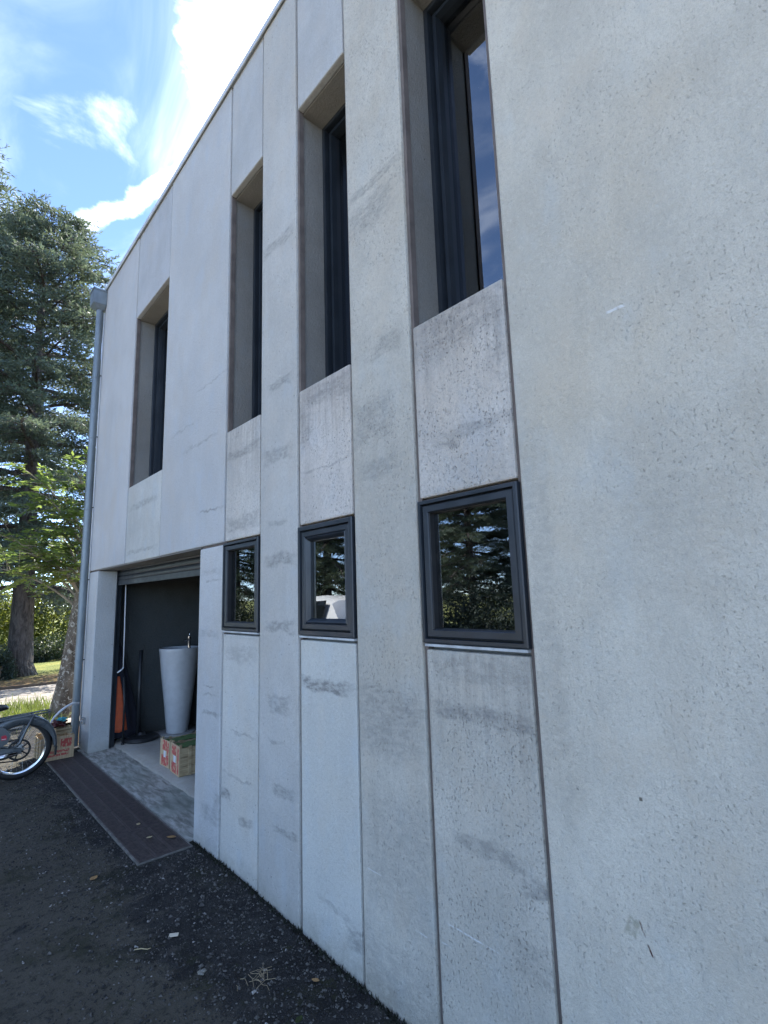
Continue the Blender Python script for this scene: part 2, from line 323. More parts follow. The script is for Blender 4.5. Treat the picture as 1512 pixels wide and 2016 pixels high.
# ------------------------------------------------------------------ mesh helpers
class MB:
    def __init__(s): s.v = []; s.f = []
    def add(s, vs, fs):
        b = len(s.v); s.v += [tuple(x) for x in vs]; s.f += [tuple(i+b for i in q) for q in fs]; return s
    def box(s, x0, x1, y0, y1, z0, z1):
        return s.add([(x, y, z) for x in (x0, x1) for y in (y0, y1) for z in (z0, z1)],
                     [(0, 1, 3, 2), (4, 6, 7, 5), (0, 4, 5, 1), (2, 3, 7, 6), (0, 2, 6, 4), (1, 5, 7, 3)])
    def tube(s, pts, rad, n=8, cap=True):
        pts = [Vector(p) for p in pts]; rads = rad if isinstance(rad, (list, tuple)) else [rad]*len(pts)
        vs = []; up = None
        for i, p in enumerate(pts):
            t = (pts[min(i+1, len(pts)-1)]-pts[max(i-1, 0)]).normalized()
            if up is None: up = Vector((0, 0, 1)) if abs(t.z) < 0.9 else Vector((1, 0, 0))
            a = t.cross(up).normalized(); b = a.cross(t).normalized(); up = b
            vs += [p+rads[i]*(math.cos(2*PI*k/n)*a+math.sin(2*PI*k/n)*b) for k in range(n)]
        fs = [(i*n+k, i*n+(k+1) % n, (i+1)*n+(k+1) % n, (i+1)*n+k) for i in range(len(pts)-1) for k in range(n)]
        if cap: fs += [tuple(range(n-1, -1, -1)), tuple((len(pts)-1)*n+k for k in range(n))]
        return s.add(vs, fs)
    def lathe(s, prof, n=32, c=(0, 0, 0), axis='Z'):
        vs = []
        for (r, z) in prof:
            for k in range(n):
                a = 2*PI*k/n; x, y = r*math.cos(a), r*math.sin(a)
                vs.append({'Z': (c[0]+x, c[1]+y, c[2]+z), 'Y': (c[0]+x, c[1]+z, c[2]+y), 'X': (c[0]+z, c[1]+x, c[2]+y)}[axis])
        fs = [(i*n+k, i*n+(k+1) % n, (i+1)*n+(k+1) % n, (i+1)*n+k) for i in range(len(prof)-1) for k in range(n)]
        return s.add(vs, fs)
    def ring(s, y0, y1, z0, z1, prof):
        """mitred frame in the YZ plane: prof = (inset, X) points"""
        vs = []
        for (i, x) in prof: vs += [(x, y0+i, z0+i), (x, y1-i, z0+i), (x, y1-i, z1-i), (x, y0+i, z1-i)]
        m = len(prof)
        return s.add(vs, [(j*4+k, j*4+(k+1) % 4, ((j+1) % m)*4+(k+1) % 4, ((j+1) % m)*4+k) for j in range(m) for k in range(4)])
    def extr(s, poly, y0, y1, axis='Y'):
        """extrude polygon (a,b) along axis; Y: (x,z)"""
        n = len(poly)
        if axis == 'Y': vs = [(a, y0, b) for a, b in poly]+[(a, y1, b) for a, b in poly]
        elif axis == 'X': vs = [(y0, a, b) for a, b in poly]+[(y1, a, b) for a, b in poly]
        else: vs = [(a, b, y0) for a, b in poly]+[(a, b, y1) for a, b in poly]
        return s.add(vs, [(k, (k+1) % n, n+(k+1) % n, n+k) for k in range(n)]+[tuple(range(n-1, -1, -1)), tuple(range(n, 2*n))])
    def mesh(s, name, mat, smooth=False):
        me = bpy.data.meshes.new(name); me.from_pydata(s.v, [], s.f); me.update()
        bm = bmesh.new(); bm.from_mesh(me); bmesh.ops.recalc_face_normals(bm, faces=bm.faces); bm.to_mesh(me); bm.free()
        if mat: me.materials.append(M[mat] if isinstance(mat, str) else mat)
        if smooth:
            for p in me.polygons: p.use_smooth = True
        return me
    def build(s, name, mat, parent=None, smooth=False, **k):
        return link(name, s.mesh(name, mat, smooth), parent, **k)
def link(name, me, parent=None, loc=None, rot=None):
    o = bpy.data.objects.new(name, me); COL.objects.link(o)
    if parent: o.parent = parent
    if loc: o.location = loc
    if rot: o.rotation_euler = rot
    return o
def smooth_angle(o, ang=35):
    me = o.data
    for p in me.polygons: p.use_smooth = True
    me.set_sharp_from_angle(angle=R(ang)); return o
def bevel_box(x0, x1, y0, y1, z0, z1, w, name, mat, seg=1):
    bm = bmesh.new()
    bmesh.ops.create_cube(bm, size=1, matrix=Matrix.Translation(((x0+x1)/2, (y0+y1)/2, (z0+z1)/2)) @ Matrix.Diagonal((x1-x0, y1-y0, z1-z0, 1)))
    bmesh.ops.bevel(bm, geom=list(bm.edges), offset=w, segments=seg, affect='EDGES', profile=0.6)
    me = bpy.data.meshes.new(name); bm.to_mesh(me); bm.free(); me.materials.append(M[mat] if isinstance(mat, str) else mat); return me
def tag(o, label, cat, group=None):
    o['label'] = label; o['category'] = cat
    if group: o['group'] = group
    return o
def structure(o): o['kind'] = 'structure'; return o
def stuff(o): o['kind'] = 'stuff'; return o
def thing(name, label, cat, loc=(0, 0, 0), rz=0.0, group=None):
    o = bpy.data.objects.new(name, None); COL.objects.link(o); o.empty_display_size = 0.2
    o.location = loc; o.rotation_euler = (0, 0, rz); return tag(o, label, cat, group)
def copy_tree(o, parent=None):
    c = o.copy(); COL.objects.link(c); c.parent = parent
    for ch in list(o.children): copy_tree(ch, c)
    return c

# ------------------------------------------------------------------ ground
def asphalt_mat():
    m, n = newmat('old asphalt'); p = n.pos()
    big = n.noise(p, 1.3, 6, 0.6, 0.8); mid = n.noise(p, 5, 6, 0.65); agg = n.noise(p, 130, 3, 0.7)
    c = n.mix(n.mr(mid, 0.3, 0.7), (0.024, 0.0232, 0.0225), (0.058, 0.056, 0.052))
    s = n.sep(p)
    dx = n.m('ADD', n.mr(s[0], -0.30, -0.75), n.m('MULTIPLY', n.m('SUBTRACT', n.noise(p, 2.4, 7, 0.72, 0.9), 0.5), 3.4))
    c = n.mix(n.mr(dx, 0.35, 0.85, 0.0, 0.85), c, (0.130, 0.119, 0.092))          # worn, silty strip away from the wall
    c = n.mix(n.mr(n.noise(n.map(p, (1, 1, 1), (5, 2, 0)), 2.2, 6, 0.65), 0.52, 0.66, 0.0, 0.7), c, (0.044, 0.046, 0.024))   # moss
    c = n.mix(n.mr(n.noise(n.map(p, (1, 1, 1), (1, 9, 0)), 3.4, 6, 0.7), 0.56, 0.66, 0.0, 0.6), c, (0.12, 0.11, 0.095))
    c = n.mix(n.mr(agg, 0.52, 0.72, 0.0, 0.7), c, (0.10, 0.10, 0.105))
    c = n.mix(n.mr(n.noise(p, 210, 2), 0.70, 0.78, 0.0, 0.5), c, (0.24, 0.235, 0.22))
    cl = n.noise(p, 26, 6, 0.75, 0.4); cl2 = n.noise(n.map(p, (1, 1, 1), (3, 8, 0)), 9, 6, 0.72, 0.6)
    c = n.mix(n.mr(cl, 0.50, 0.66, 0.0, 0.75), c, (0.018, 0.018, 0.017))
    c = n.mix(n.mr(cl2, 0.56, 0.68, 0.0, 0.65), c, (0.046, 0.050, 0.022))
    c = n.mix(n.mr(cl2, 0.42, 0.30, 0.0, 0.55), c, (0.028, 0.027, 0.026))
    n.color(c); n.set(Roughness=0.92); n.b.inputs['Specular IOR Level'].default_value = 0.25
    n.bump(n.m('ADD', n.m('MULTIPLY', agg, 0.7), n.m('ADD', n.m('MULTIPLY', mid, 1.0), n.m('MULTIPLY', cl, 1.4))), 1.0, 0.02); return m
M['asphalt'] = asphalt_mat()
def path_mat():
    m, n = newmat('pale grit path'); p = n.pos()
    c = n.mix(n.mr(n.noise(p, 3, 6, 0.7), 0.35, 0.65), (0.20, 0.175, 0.15), (0.40, 0.37, 0.33))
    c = n.mix(n.mr(n.noise(n.map(p, (1.2, 3, 1)), 9, 5, 0.7), 0.54, 0.66, 0.0, 0.8), c, (0.085, 0.062, 0.045))
    n.color(c); n.set(Roughness=0.95); n.bump(n.noise(p, 40, 5), 0.8, 0.02); return m
M['path'] = path_mat()
M['yard'] = simple('pale bounce gravel', (0.46, 0.42, 0.35), 0.95, var=0.18, scale=2.0, bump=0.6, bscale=30)  # pale tone chosen to bounce sunlight onto the shaded facade
def lawn_mat():
    m, n = newmat('lawn'); p = n.pos()
    c = n.mix(n.mr(n.noise(p, 1.1, 5, 0.6), 0.35, 0.65), (0.12, 0.15, 0.035), (0.24, 0.24, 0.06))
    s = n.sep(p)
    lit = n.mr(n.m('ADD', s[1], n.m('MULTIPLY', n.noise(p, 1.5, 4), 2.0)), 16.8, 15.4)
    c = n.mix(n.m('MULTIPLY', lit, n.mr(n.noise(p, 6, 5, 0.7), 0.3, 0.6, 0.45, 1.0)), c, (0.17, 0.095, 0.045))   # needle litter by the path
    c = n.mix(n.mr(n.noise(p, 30, 3), 0.55, 0.75, 0.0, 0.5), c, (0.05, 0.07, 0.02))
    n.color(c); n.set(Roughness=0.95); n.bump(n.noise(p, 55, 5), 1.0, 0.03); return m
M['lawn'] = lawn_mat()
def sheet(name, x0, x1, y0, y1, z, mat, nx=1, ny=1, zf=None):
    vs = []; fs = []
    for j in range(ny+1):
        for i in range(nx+1):
            x = x0+(x1-x0)*i/nx; y = y0+(y1-y0)*j/ny; vs.append((x, y, z+(zf(x, y) if zf else 0)))
    for j in range(ny):
        for i in range(nx): a = j*(nx+1)+i; fs.append((a, a+1, a+nx+2, a+nx+1))
    me = bpy.data.meshes.new(name); me.from_pydata(vs, [], fs); me.materials.append(M[mat])
    for p in me.polygons: p.use_smooth = True
    return structure(link(name, me))
sheet('ground', -600, 600, -600, 600, -0.08, 'lawn')
def dip(x, y):
    t = min(1, max(0, (3.3-y)/1.6)); return -0.038*t*t*(3-2*t)
def rough(x, y):
    return dip(x, y)+0.0015*math.sin(x*9.1+y*3.3)*math.sin(y*7.7-x*2.1)+0.0022*math.sin(y*2.3+1.0+x*1.7)
drive = sheet('driveway', -4.6, 0.03, -8, 9.0, 0.0, 'asphalt', 60, 220, rough)
sheet('path', -14, 16, 8.9, 13.45, -0.012, 'path')
sheet('yard', -13, -4.55, -14, 8.95, -0.016, 'yard')  # unseen gravel surface, added to brighten the facade with bounced light
sheet('lawn', -40, 60, 13.50, 90, 0.02, 'lawn', 1, 1)
ed = thing('path_edging', 'dark timber edging board between the grit path and the leaf littered lawn', 'edging', (0, 13.47, 0))
for i in range(9):
    b = MB().box(-14+i*3.2, -14+(i+1)*3.2-0.01, -0.02, 0.02, -0.1, 0.035+0.004*(i % 3)).build('board', 'timber', ed)

# ------------------------------------------------------------------ building
L_ = [7.25, 5.79, 4.77, 3.45, 2.94, 2.49, 1.99, 1.54, 1.03, -1.0, -3.0]
ZL, ZS, ZT, ZR, ZB = 2.05, 2.868, 4.79, 5.82, 1.452
bld = thing('building', 'two storey building clad in pale precast concrete panels with tall dark windows and garage opening', 'building', (0, 3.2, 0))
def bpart(name, me): 
    o = link(name, me, bld); o.matrix_parent_inverse = Matrix.Translation((0, -3.2, 0)); return o
G = 0.009
TI = (0.48, 0.47, 0.435)
panels = [
 # y0, y1, z0, z1, X front, tint, speck, mott, stains, scratches
 ('A', L_[1], L_[0], ZL, ZR, 0.0, (0.435, 0.448, 0.452), 0.4, 0.55, [], []),
 ('B1', L_[2], L_[1], ZL, ZS, 0.004, (0.46, 0.475, 0.455), 0.8, 0.9, [(5.3, 2.62, 0.4, 0.03, 0.45), (5.3, 2.16, 0.42, 0.02, 0.4)], []),
 ('B2', L_[2], L_[1], ZT, ZR, 0.004, (0.41, 0.43, 0.445), 0.4, 0.9, [], []),
 ('C', L_[3], L_[2], ZL, ZR, 0.0, (0.44, 0.455, 0.458), 0.45, 0.5, [(3.7, 2.32, 0.22, 0.008, 0.6), (3.9, 2.9, 0.32, 0.012, 0.4), (4.3, 3.1, 0.3, 0.01, 0.3), (3.75, 3.35, 0.3, 0.008, 0.35)], []),
 ('D0', L_[4], L_[3], -0.15, ZB-0.018, 0.004, (0.51, 0.515, 0.485), 0.6, 0.7, [(3.2, 1.30, 0.2, 0.05, 0.35), (3.38, 0.42, 0.07, 0.03, 0.7), (3.1, 0.32, 0.09, 0.025, 0.6), (3.15, 0.82, 0.15, 0.01, 0.5), (3.2, 0.55, 0.2, 0.008, 0.4)], []),
 ('D1', L_[4], L_[3], ZL, ZS, 0.004, (0.51, 0.50, 0.465), 1.25, 1.2, [(3.2, 2.66, 0.25, 0.035, 0.55), (3.2, 2.17, 0.25, 0.05, 0.45)], []),
 ('D2', L_[4], L_[3], ZT, ZR, 0.004, (0.43, 0.445, 0.445), 0.5, 0.8, [], []),
 ('E', L_[5], L_[4], -0.15, ZR, 0.0, (0.465, 0.468, 0.445), 0.75, 0.75, [(2.74, 3.98, 0.2, 0.045, 0.5), (2.7, 2.98, 0.14, 0.03, 0.55), (2.73, 2.53, 0.17, 0.05, 0.5), (2.72, 2.1, 0.1, 0.02, 0.4), (2.70, 1.88, 0.17, 0.035, 0.6), (2.70, 1.49, 0.16, 0.03, 0.6), (2.70, 1.06, 0.12, 0.05, 0.5), (2.65, 0.60, 0.11, 0.03, 0.6), (2.62, 0.40, 0.12, 0.018, 0.65), (2.72, 0.85, 0.1, 0.01, 0.4)], [(2.60, 0.33, 0.13, 0.003, 0.0, (0.6, 0.6, 0.6), 0.6)]),
 ('F0', L_[6], L_[5], -0.15, ZB-0.018, 0.004, (0.525, 0.535, 0.50), 0.55, 0.45, [(2.26, 1.205, 0.235, 0.032, 0.85), (2.04, 0.13, 0.07, 0.05, 0.6), (2.2, 0.20, 0.15, 0.015, 0.3)], []),
 ('F1', L_[6], L_[5], ZL, ZS, 0.004, (0.52, 0.50, 0.465), 1.35, 1.25, [(2.42, 2.62, 0.06, 0.13, 0.45), (2.2, 2.78, 0.2, 0.06, 0.5), (2.25, 2.35, 0.2, 0.008, 0.4)], []),
 ('F2', L_[6], L_[5], ZT, ZR, 0.004, (0.43, 0.445, 0.445), 0.6, 0.8, [], []),
 ('G', L_[7], L_[6], -0.15, ZR, 0.0, (0.475, 0.463, 0.41), 1.0, 0.95, [(1.80, 3.62, 0.19, 0.09, 0.42), (1.76, 3.78, 0.21, 0.028, 0.5), (1.82, 2.50, 0.15, 0.11, 0.42), (1.80, 2.25, 0.13, 0.05, 0.38), (1.79, 1.10, 0.20, 0.16, 0.42), (1.66, 1.16, 0.12, 0.025, 0.5), (1.82, 1.24, 0.1, 0.006, 0.6), (1.74, 0.55, 0.2, 0.25, 0.25), (1.76, 0.10, 0.24, 0.14, 0.30), (1.7, 2.85, 0.1, 0.05, 0.4)],
   [(1.90, 0.46, 0.055, 0.003, 0.0, (0.62, 0.64, 0.64), 0.8), (1.62, 0.33, 0.04, 0.003, 0.0, (0.62, 0.64, 0.64), 0.8)]),
 ('H0', L_[8], L_[7], -0.15, ZB-0.018, 0.004, (0.475, 0.463, 0.41), 1.15, 0.9, [(1.28, 1.20, 0.26, 0.035, 0.6), (1.28, 1.36, 0.26, 0.05, 0.35), (1.25, 0.74, 0.16, 0.03, 0.55), (1.08, 0.68, 0.06, 0.03, 0.6), (1.12, 0.45, 0.08, 0.06, 0.35)],
   [(1.36, 0.42, 0.14, 0.0035, 0.0, (0.66, 0.68, 0.68), 0.9), (1.49, 0.345, 0.03, 0.003, 0.0, (0.6, 0.62, 0.62), 0.7)]),
 ('H1', L_[8], L_[7], ZL, ZS, 0.004, (0.52, 0.50, 0.46), 1.5, 1.3, [(1.28, 2.76, 0.25, 0.10, 0.45), (1.2, 2.30, 0.2, 0.025, 0.45), (1.36, 2.27, 0.06, 0.02, 0.6), (1.07, 2.6, 0.03, 0.25, 0.3)], []),
 ('H2', L_[8], L_[7], ZT, ZR, 0.004, (0.43, 0.445, 0.445), 0.8, 0.8, [], []),
 ('I', L_[9], L_[8], -0.15, ZR, 0.0, (0.525, 0.507, 0.440), 0.72, 0.95, [(0.96, 1.6, 0.05, 0.7, 0.22), (0.55, 1.9, 0.25, 0.3, 0.12)],
   [(0.625, 2.535, 0.035, 0.006, 0.0, (0.70, 0.72, 0.72), 0.9), (0.738, 0.703, 0.024, 0.0032, R(72), (0.07, 0.025, 0.015), 0.95), (0.722, 0.655, 0.018, 0.003, R(66), (0.06, 0.02, 0.015), 0.95), (0.755, 0.62, 0.006, 0.006, 0.0, (0.05, 0.02, 0.02), 0.9),
    (0.90, 1.035, 0.006, 0.008, 0, (0.02, 0.025, 0.03), 1.0), (0.705, 1.05, 0.006, 0.006, 0, (0.10, 0.09, 0.07), 0.9), (0.765, 0.70, 0.02, 0.03, 0.4, (0.30, 0.29, 0.21), 0.6)]),
 ('J', L_[10], L_[9], -0.15, ZR, 0.0, TI, 1.0, 0.7, [], []),
 ('P', 6.81, L_[0], -0.15, ZL, 0.0, (0.46, 0.475, 0.47), 0.5, 0.6, [(7.05, 1.2, 0.15, 0.3, 0.15)], []),
 ('Q', L_[3], 3.86, -0.15, ZL, 0.0, (0.46, 0.475, 0.475), 0.6, 0.7, [(3.66, 1.86, 0.16, 0.02, 0.3), (3.62, 1.80, 0.12, 0.006, 0.6), (3.66, 1.42, 0.16, 0.03, 0.35), (3.64, 1.06, 0.09, 0.006, 0.6), (3.62, 0.88, 0.14, 0.014, 0.55), (3.64, 1.0, 0.1, 0.008, 0.4), (3.60, 0.24, 0.14, 0.05, 0.4), (3.5, 0.32, 0.04, 0.08, 0.4)], []),
]
for i, (k, y0, y1, z0, z1, xf, tint, spk, mo, st, scr) in enumerate(panels):
    mat = concrete('precast concrete '+k, st, tint, spk, mo, seed=i*1.37, scratches=scr, alb=1.18, drip=(z1 if k in ('D1', 'F1', 'H0', 'H1') else None))
    gz0 = 0 if z0 < 0 else G
    xb = 0.05
    if k in 'PQ': xb = 0.215
    ya, yb = y0+G, y1-G
    if k == 'A' or k == 'P': yb = y1
    if k == 'P': ya = y0
    if k == 'Q': yb = y1
    me = bevel_box(xf, xb, ya, yb, z0+gz0, z1-(G if z1 < ZR else 0.0), 0.010 if k != 'Q' else 0.014, 'concrete_panel', mat, 2)
    bpart('concrete_panel', me)
# joint sealant, recessed between the panels
def strip(y0, y1, z0, z1, x=0.017): bpart('joint_sealant', MB().box(x, 0.0505, y0, y1, z0, z1).mesh('joint_sealant', 'sealant'))
for i in range(1, 11):
    y = L_[i]; lo = ZL if i in (1, 2) else -0.14
    strip(y-G-0.001, y+G+0.001, lo, ZR-0.01)
strip(6.816, 7.24, ZL-G-0.001, ZL+G+0.001, 0.019); strip(3.47, 3.85, ZL-G-0.001, ZL+G+0.001, 0.019)

# inner leaf of the wall with its openings
ys = sorted(set(L_+[6.81, 3.86])); zs = [-0.12, ZB-0.02, ZL, ZS-0.006, ZT+0.004, 5.80]
cols_w = [(L_[2], L_[1]), (L_[4], L_[3]), (L_[6], L_[5]), (L_[8], L_[7])]
mb = MB()
for a, b in zip(ys, ys[1:]):
    yc = (a+b)/2
    for c, d in zip(zs, zs[1:]):
        zc = (c+d)/2; hole = False
        for wi, (w0, w1) in enumerate(cols_w):
            if w0 < yc < w1 and (ZS-0.01 < zc < ZT or (wi > 0 and ZB < zc < ZL)): hole = True
        if yc > 3.45 and zc < ZL: hole = yc < L_[0]      # garage bay: piers are solid blocks of their own
        if hole: continue
        mb.box(0.052, 0.214, a, b, c, d)
mb.box(0.052, 0.214, 3.45, 6.81+0.2, ZL+0.006, ZL+0.02)
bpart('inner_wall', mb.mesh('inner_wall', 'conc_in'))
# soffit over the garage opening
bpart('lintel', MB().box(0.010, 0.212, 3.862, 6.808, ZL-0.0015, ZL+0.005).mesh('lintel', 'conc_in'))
# shell
bpart('roof_slab', MB().box(0.055, 7.0, -2.99, 7.24, 5.60, 5.79).mesh('roof_slab', 'conc_dark'))
bpart('upper_floor', MB().box(0.30, 6.99, -2.79, 7.09, 2.10, 2.42).mesh('upper_floor', 'conc_dark'))
bpart('back_wall', MB().box(7.0, 7.2, -3.0, 7.25, -0.1, 5.8).mesh('back_wall', 'conc_in'))
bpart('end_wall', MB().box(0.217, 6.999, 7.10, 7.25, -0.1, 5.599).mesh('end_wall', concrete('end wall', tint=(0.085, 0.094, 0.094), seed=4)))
bpart('end_wall', MB().box(0.217, 6.999, -3.0, -2.8, -0.1, 5.599).mesh('end_wall', 'conc_in'))
bpart('partition', MB().box(0.216, 6.99, 3.46, 3.60, -0.1, 2.099).mesh('partition', 'conc_dark'))
bpart('partition', MB().box(0.38, 6.99, 4.30, 4.40, 2.421, 5.599).mesh('partition', 'conc_dark'))
bpart('garage_back_wall', MB().box(4.6, 4.7, 3.601, 7.099, 0.0, 2.099).mesh('garage_back_wall', 'conc_dark'))
bpart('room_floor', MB().box(0.216, 6.99, -2.79, 3.459, -0.1, 0.05).mesh('room_floor', 'conc_dark'))
bpart('room_back_wall', MB().box(2.6, 2.7, -2.79, 3.459, 0.051, 2.099).mesh('room_back_wall', 'conc_dark'))
# roof edge trim in lengths
for i in range(5):
    y0 = -3.0+i*2.05
    cp = MB(); cp.box(-0.022, 0.30, y0, y0+2.046, ZR+0.002, ZR+0.034); cp.box(-0.022, -0.014, y0, y0+2.046, ZR-0.016, ZR+0.0015)
    bpart('roof_trim', cp.mesh('roof_trim', 'cap'))

# low windows
def win_part(name, parent, mb, mat): return mb.build(name, mat, parent)
def low_window(y0, y1, casement):
    fo, fs_ = (0.026, 0.030) if casement else (0.018, 0.031)
    w = MB().ring(y0+0.004, y1-0.004, ZB, ZL-0.004, [(0, 0.06), (0, -0.006), (0.004, -0.010), (fo-0.002, -0.010), (fo, 0.004), (fo, 0.06)]).mesh('window_frame', 'frame')
    w = bpart('window', w)
    i = fo
    win_part('rebate', w, MB().ring(y0+0.004+i, y1-0.004-i, ZB+i, ZL-0.004-i, [(0, 0.055), (0, 0.016), (0.006, 0.016), (0.006, 0.055)]), 'frame_dark')
    i += 0.005
    win_part('sash', w, MB().ring(y0+0.004+i, y1-0.004-i, ZB+i, ZL-0.004-i, [(0, 0.06), (0, 0.0), (0.004, -0.004), (fs_-0.003, -0.004), (fs_, 0.001), (fs_, 0.06)]), 'frame')
    i += fs_
    if casement:
        win_part('glazing_bead', w, MB().ring(y0+0.004+i, y1-0.004-i, ZB+i, ZL-0.004-i, [(0, 0.05), (0, 0.004), (0.008, -0.003), (0.016, 0.004), (0.026, 0.020), (0.026, 0.05)]), 'frame'); i += 0.025
    else:
        win_part('glazing_bead', w, MB().ring(y0+0.004+i, y1-0.004-i, ZB+i, ZL-0.004-i, [(-0.001, 0.05), (-0.001, 0.004), (0.003, 0.007), (0.003, 0.05)]), 'frame_dark'); i += 0.002
    win_part('pane', w, MB().box(0.032, 0.036, y0+0.004+i-0.004, y1-0.004-i+0.004, ZB+i-0.004, ZL-0.004-i+0.004), 'glass')
    bpart('window_ledge', MB().box(-0.004, 0.05, y0+0.010, y1-0.010, ZB-0.014, ZB-0.004).mesh('window_ledge', 'bead'))
low_window(L_[4], L_[3], False); low_window(L_[6], L_[5], True); low_window(L_[8], L_[7], False)
# tall windows set back in their reveals
def tall_window(y0, y1, mull=True):
    z0, z1 = ZS-0.006, ZT+0.004
    w = bpart('window', MB().ring(y0, y1, z0, z1, [(0, 0.36), (0, 0.205), (0.026, 0.205), (0.028, 0.212), (0.028, 0.36)]).mesh('window_frame', 'frame'))
    i = 0.028
    win_part('rebate', w, MB().ring(y0+i, y1-i, z0+i, z1-i, [(0, 0.35), (0, 0.245), (0.008, 0.245), (0.008, 0.35)]), 'frame_dark')
    i += 0.007
    win_part('sash', w, MB().ring(y0+i, y1-i, z0+i, z1-i, [(0, 0.35), (0, 0.238), (0.022, 0.238), (0.028, 0.27), (0.028, 0.35)]), 'frame')
    i += 0.026
    win_part('pane', w, MB().box(0.300, 0.304, y0+i-0.006, y1-i+0.006, z0+i-0.006, z1-i+0.006), 'glass')
for (a, b) in cols_w: tall_window(a, b)

# roller shutter
slat = MB().extr([(0.238, 0), (0.232, 0.012), (0.231, 0.030), (0.235, 0.046), (0.243, 0.052), (0.252, 0.052), (0.252, 0.0)], 3.80, 6.845)
slat_me = slat.mesh('shutter_slat', 'shutter')
sh = bpart('roller_shutter', MB().box(0.226, 0.262, 3.80, 6.845, 1.872, 1.925).mesh('bottom_bar', 'shutter'))
for k in range(4): link('shutter_slat', slat_me, sh, loc=(0, 0, 1.928+0.055*k))
bpart('shutter_guide', MB().box(0.217, 0.275, 6.835, 6.875, 0.0, 2.05).box(0.217, 0.222, 6.795, 6.835, 0.0, 2.05).mesh('shutter_guide', 'frame'))
bpart('shutter_guide', MB().box(0.217, 0.275, 3.79, 3.83, 0.0, 2.05).mesh('shutter_guide', 'frame'))
# garage floor, threshold
def sill_mat():
    m, n = newmat('stained threshold'); p = n.pos()
    a = n.noise(n.map(p, (7, 1.6, 1), rot=(0, 0, R(14))), 3.2, 6, 0.65, 0.5); b = n.noise(p, 1.7, 5)
    c = n.mix(n.mr(a, 0.32, 0.68), (0.16, 0.158, 0.135), (0.44, 0.44, 0.40)); c = n.mix(n.mr(b, 0.45, 0.65, 0.0, 0.5), c, (0.17, 0.20, 0.165))
    c = n.mix(n.mr(n.noise(p, 7, 6, 0.7), 0.58, 0.7, 0.0, 0.55), c, (0.10, 0.085, 0.07))
    n.color(c); n.set(Roughness=0.8); n.bump(n.noise(p, 60, 5), 0.4, 0.004); return m
M['sill'] = sill_mat()
th = MB(); ny = 40; rnd = random.Random(4)
rows = []
for j in range(ny+1):
    y = 3.84+(7.09-3.84)*j/ny; e = 0.285+0.012*rnd.uniform(-1, 1)
    rows.append([(-0.045, y, -0.02), (-0.045, y, 0.004), (0.0, y, 0.010), (0.12, y, 0.014), (e, y, 0.024), (e+0.012, y, 0.046+0.003*rnd.random()), (0.5, y, 0.05)])
th.v = [v for r_ in rows for v in r_]; th.f = [(j*7+i, j*7+i+1, (j+1)*7+i+1, (j+1)*7+i) for j in range(ny) for i in range(4)]
structure(th.build('garage_threshold', 'sill', smooth=True))
gf = MB(); gf.v = [v for r_ in rows for v in r_[4:]]+[(4.6, r_[0][1], 0.05) for r_ in rows]
nn = ny+1
gf.f = [(j*3+i, j*3+i+1, (j+1)*3+i+1, (j+1)*3+i) for j in range(ny) for i in range(2)]+[(j*3+2, nn*3+j, nn*3+j+1, (j+1)*3+2) for j in range(ny)]
structure(gf.build('garage_floor', 'floor', smooth=True))

# ------------------------------------------------------------------ rainwater pipe
pipe = thing('downpipe', 'round grey zinc downpipe with box hopper at the corner of the concrete facade', 'downpipe', (-0.058, 7.21, 0))
p = MB().tube([(0, 0, 0.03), (0, 0, 1.0), (0, 0, 2.9), (0, 0, 5.54)], 0.043, 20).build('pipe', 'zinc', pipe); smooth_angle(p)
for z in (0.98, 1.93, 2.82, 3.75, 4.57):
    c = MB().lathe([(0.0435, 0), (0.048, 0.002), (0.048, 0.022), (0.0435, 0.024)], 20, (0, 0, z)); c.box(0.04, 0.056, -0.008, 0.008, z+0.006, z+0.018)
    smooth_angle(c.build('clamp', 'zinc', pipe))
h = MB(); h.add([(-0.10, -0.09, 5.585), (0.054, -0.09, 5.585), (0.054, 0.10, 5.585), (-0.10, 0.10, 5.585), (-0.105, -0.095, 5.775), (0.056, -0.095, 5.775), (0.056, 0.105, 5.775), (-0.105, 0.105, 5.775),
       (-0.05, -0.045, 5.525), (0.045, -0.045, 5.525), (0.045, 0.045, 5.525), (-0.05, 0.045, 5.525)],
      [(0, 1, 5, 4), (1, 2, 6, 5), (2, 3, 7, 6), (3, 0, 4, 7), (4, 5, 6, 7), (8, 9, 1, 0), (9, 10, 2, 1), (10, 11, 3, 2), (11, 8, 0, 3), (8, 11, 10, 9)])
h.build('hopper', 'zinc', pipe)
MB().box(-0.112, 0.056, -0.102, -0.094, 5.765, 5.785).box(-0.112, -0.104, -0.102, 0.11, 5.765, 5.785).build('hopper_rim', 'zinc', pipe)
cl = thing('cable_conduit', 'thin pale cable conduit running down beside the downpipe', 'conduit', (-0.008, 7.19, 0))
MB().tube([(0, 0, 0.05), (0, 0, 5.5)], 0.008, 8).build('conduit', 'white', cl, True)
for z in (1.0, 1.95, 2.85, 3.77, 4.6): MB().box(-0.011, 0.004, -0.014, 0.014, z, z+0.012).build('clip', 'frame_dark', cl)
tp = thing('wall_outlet', 'small grey socket box low on the garage pillar', 'outlet', (0, 7.02, 0.33))
link('housing', bevel_box(-0.032, -0.001, -0.025, 0.025, -0.035, 0.04, 0.005, 'housing', 'steel'), tp)
MB().lathe([(0.0, -0.045), (0.012, -0.045), (0.014, -0.03)], 12, (0, 0, 0), 'X').build('nozzle', 'steel', tp)

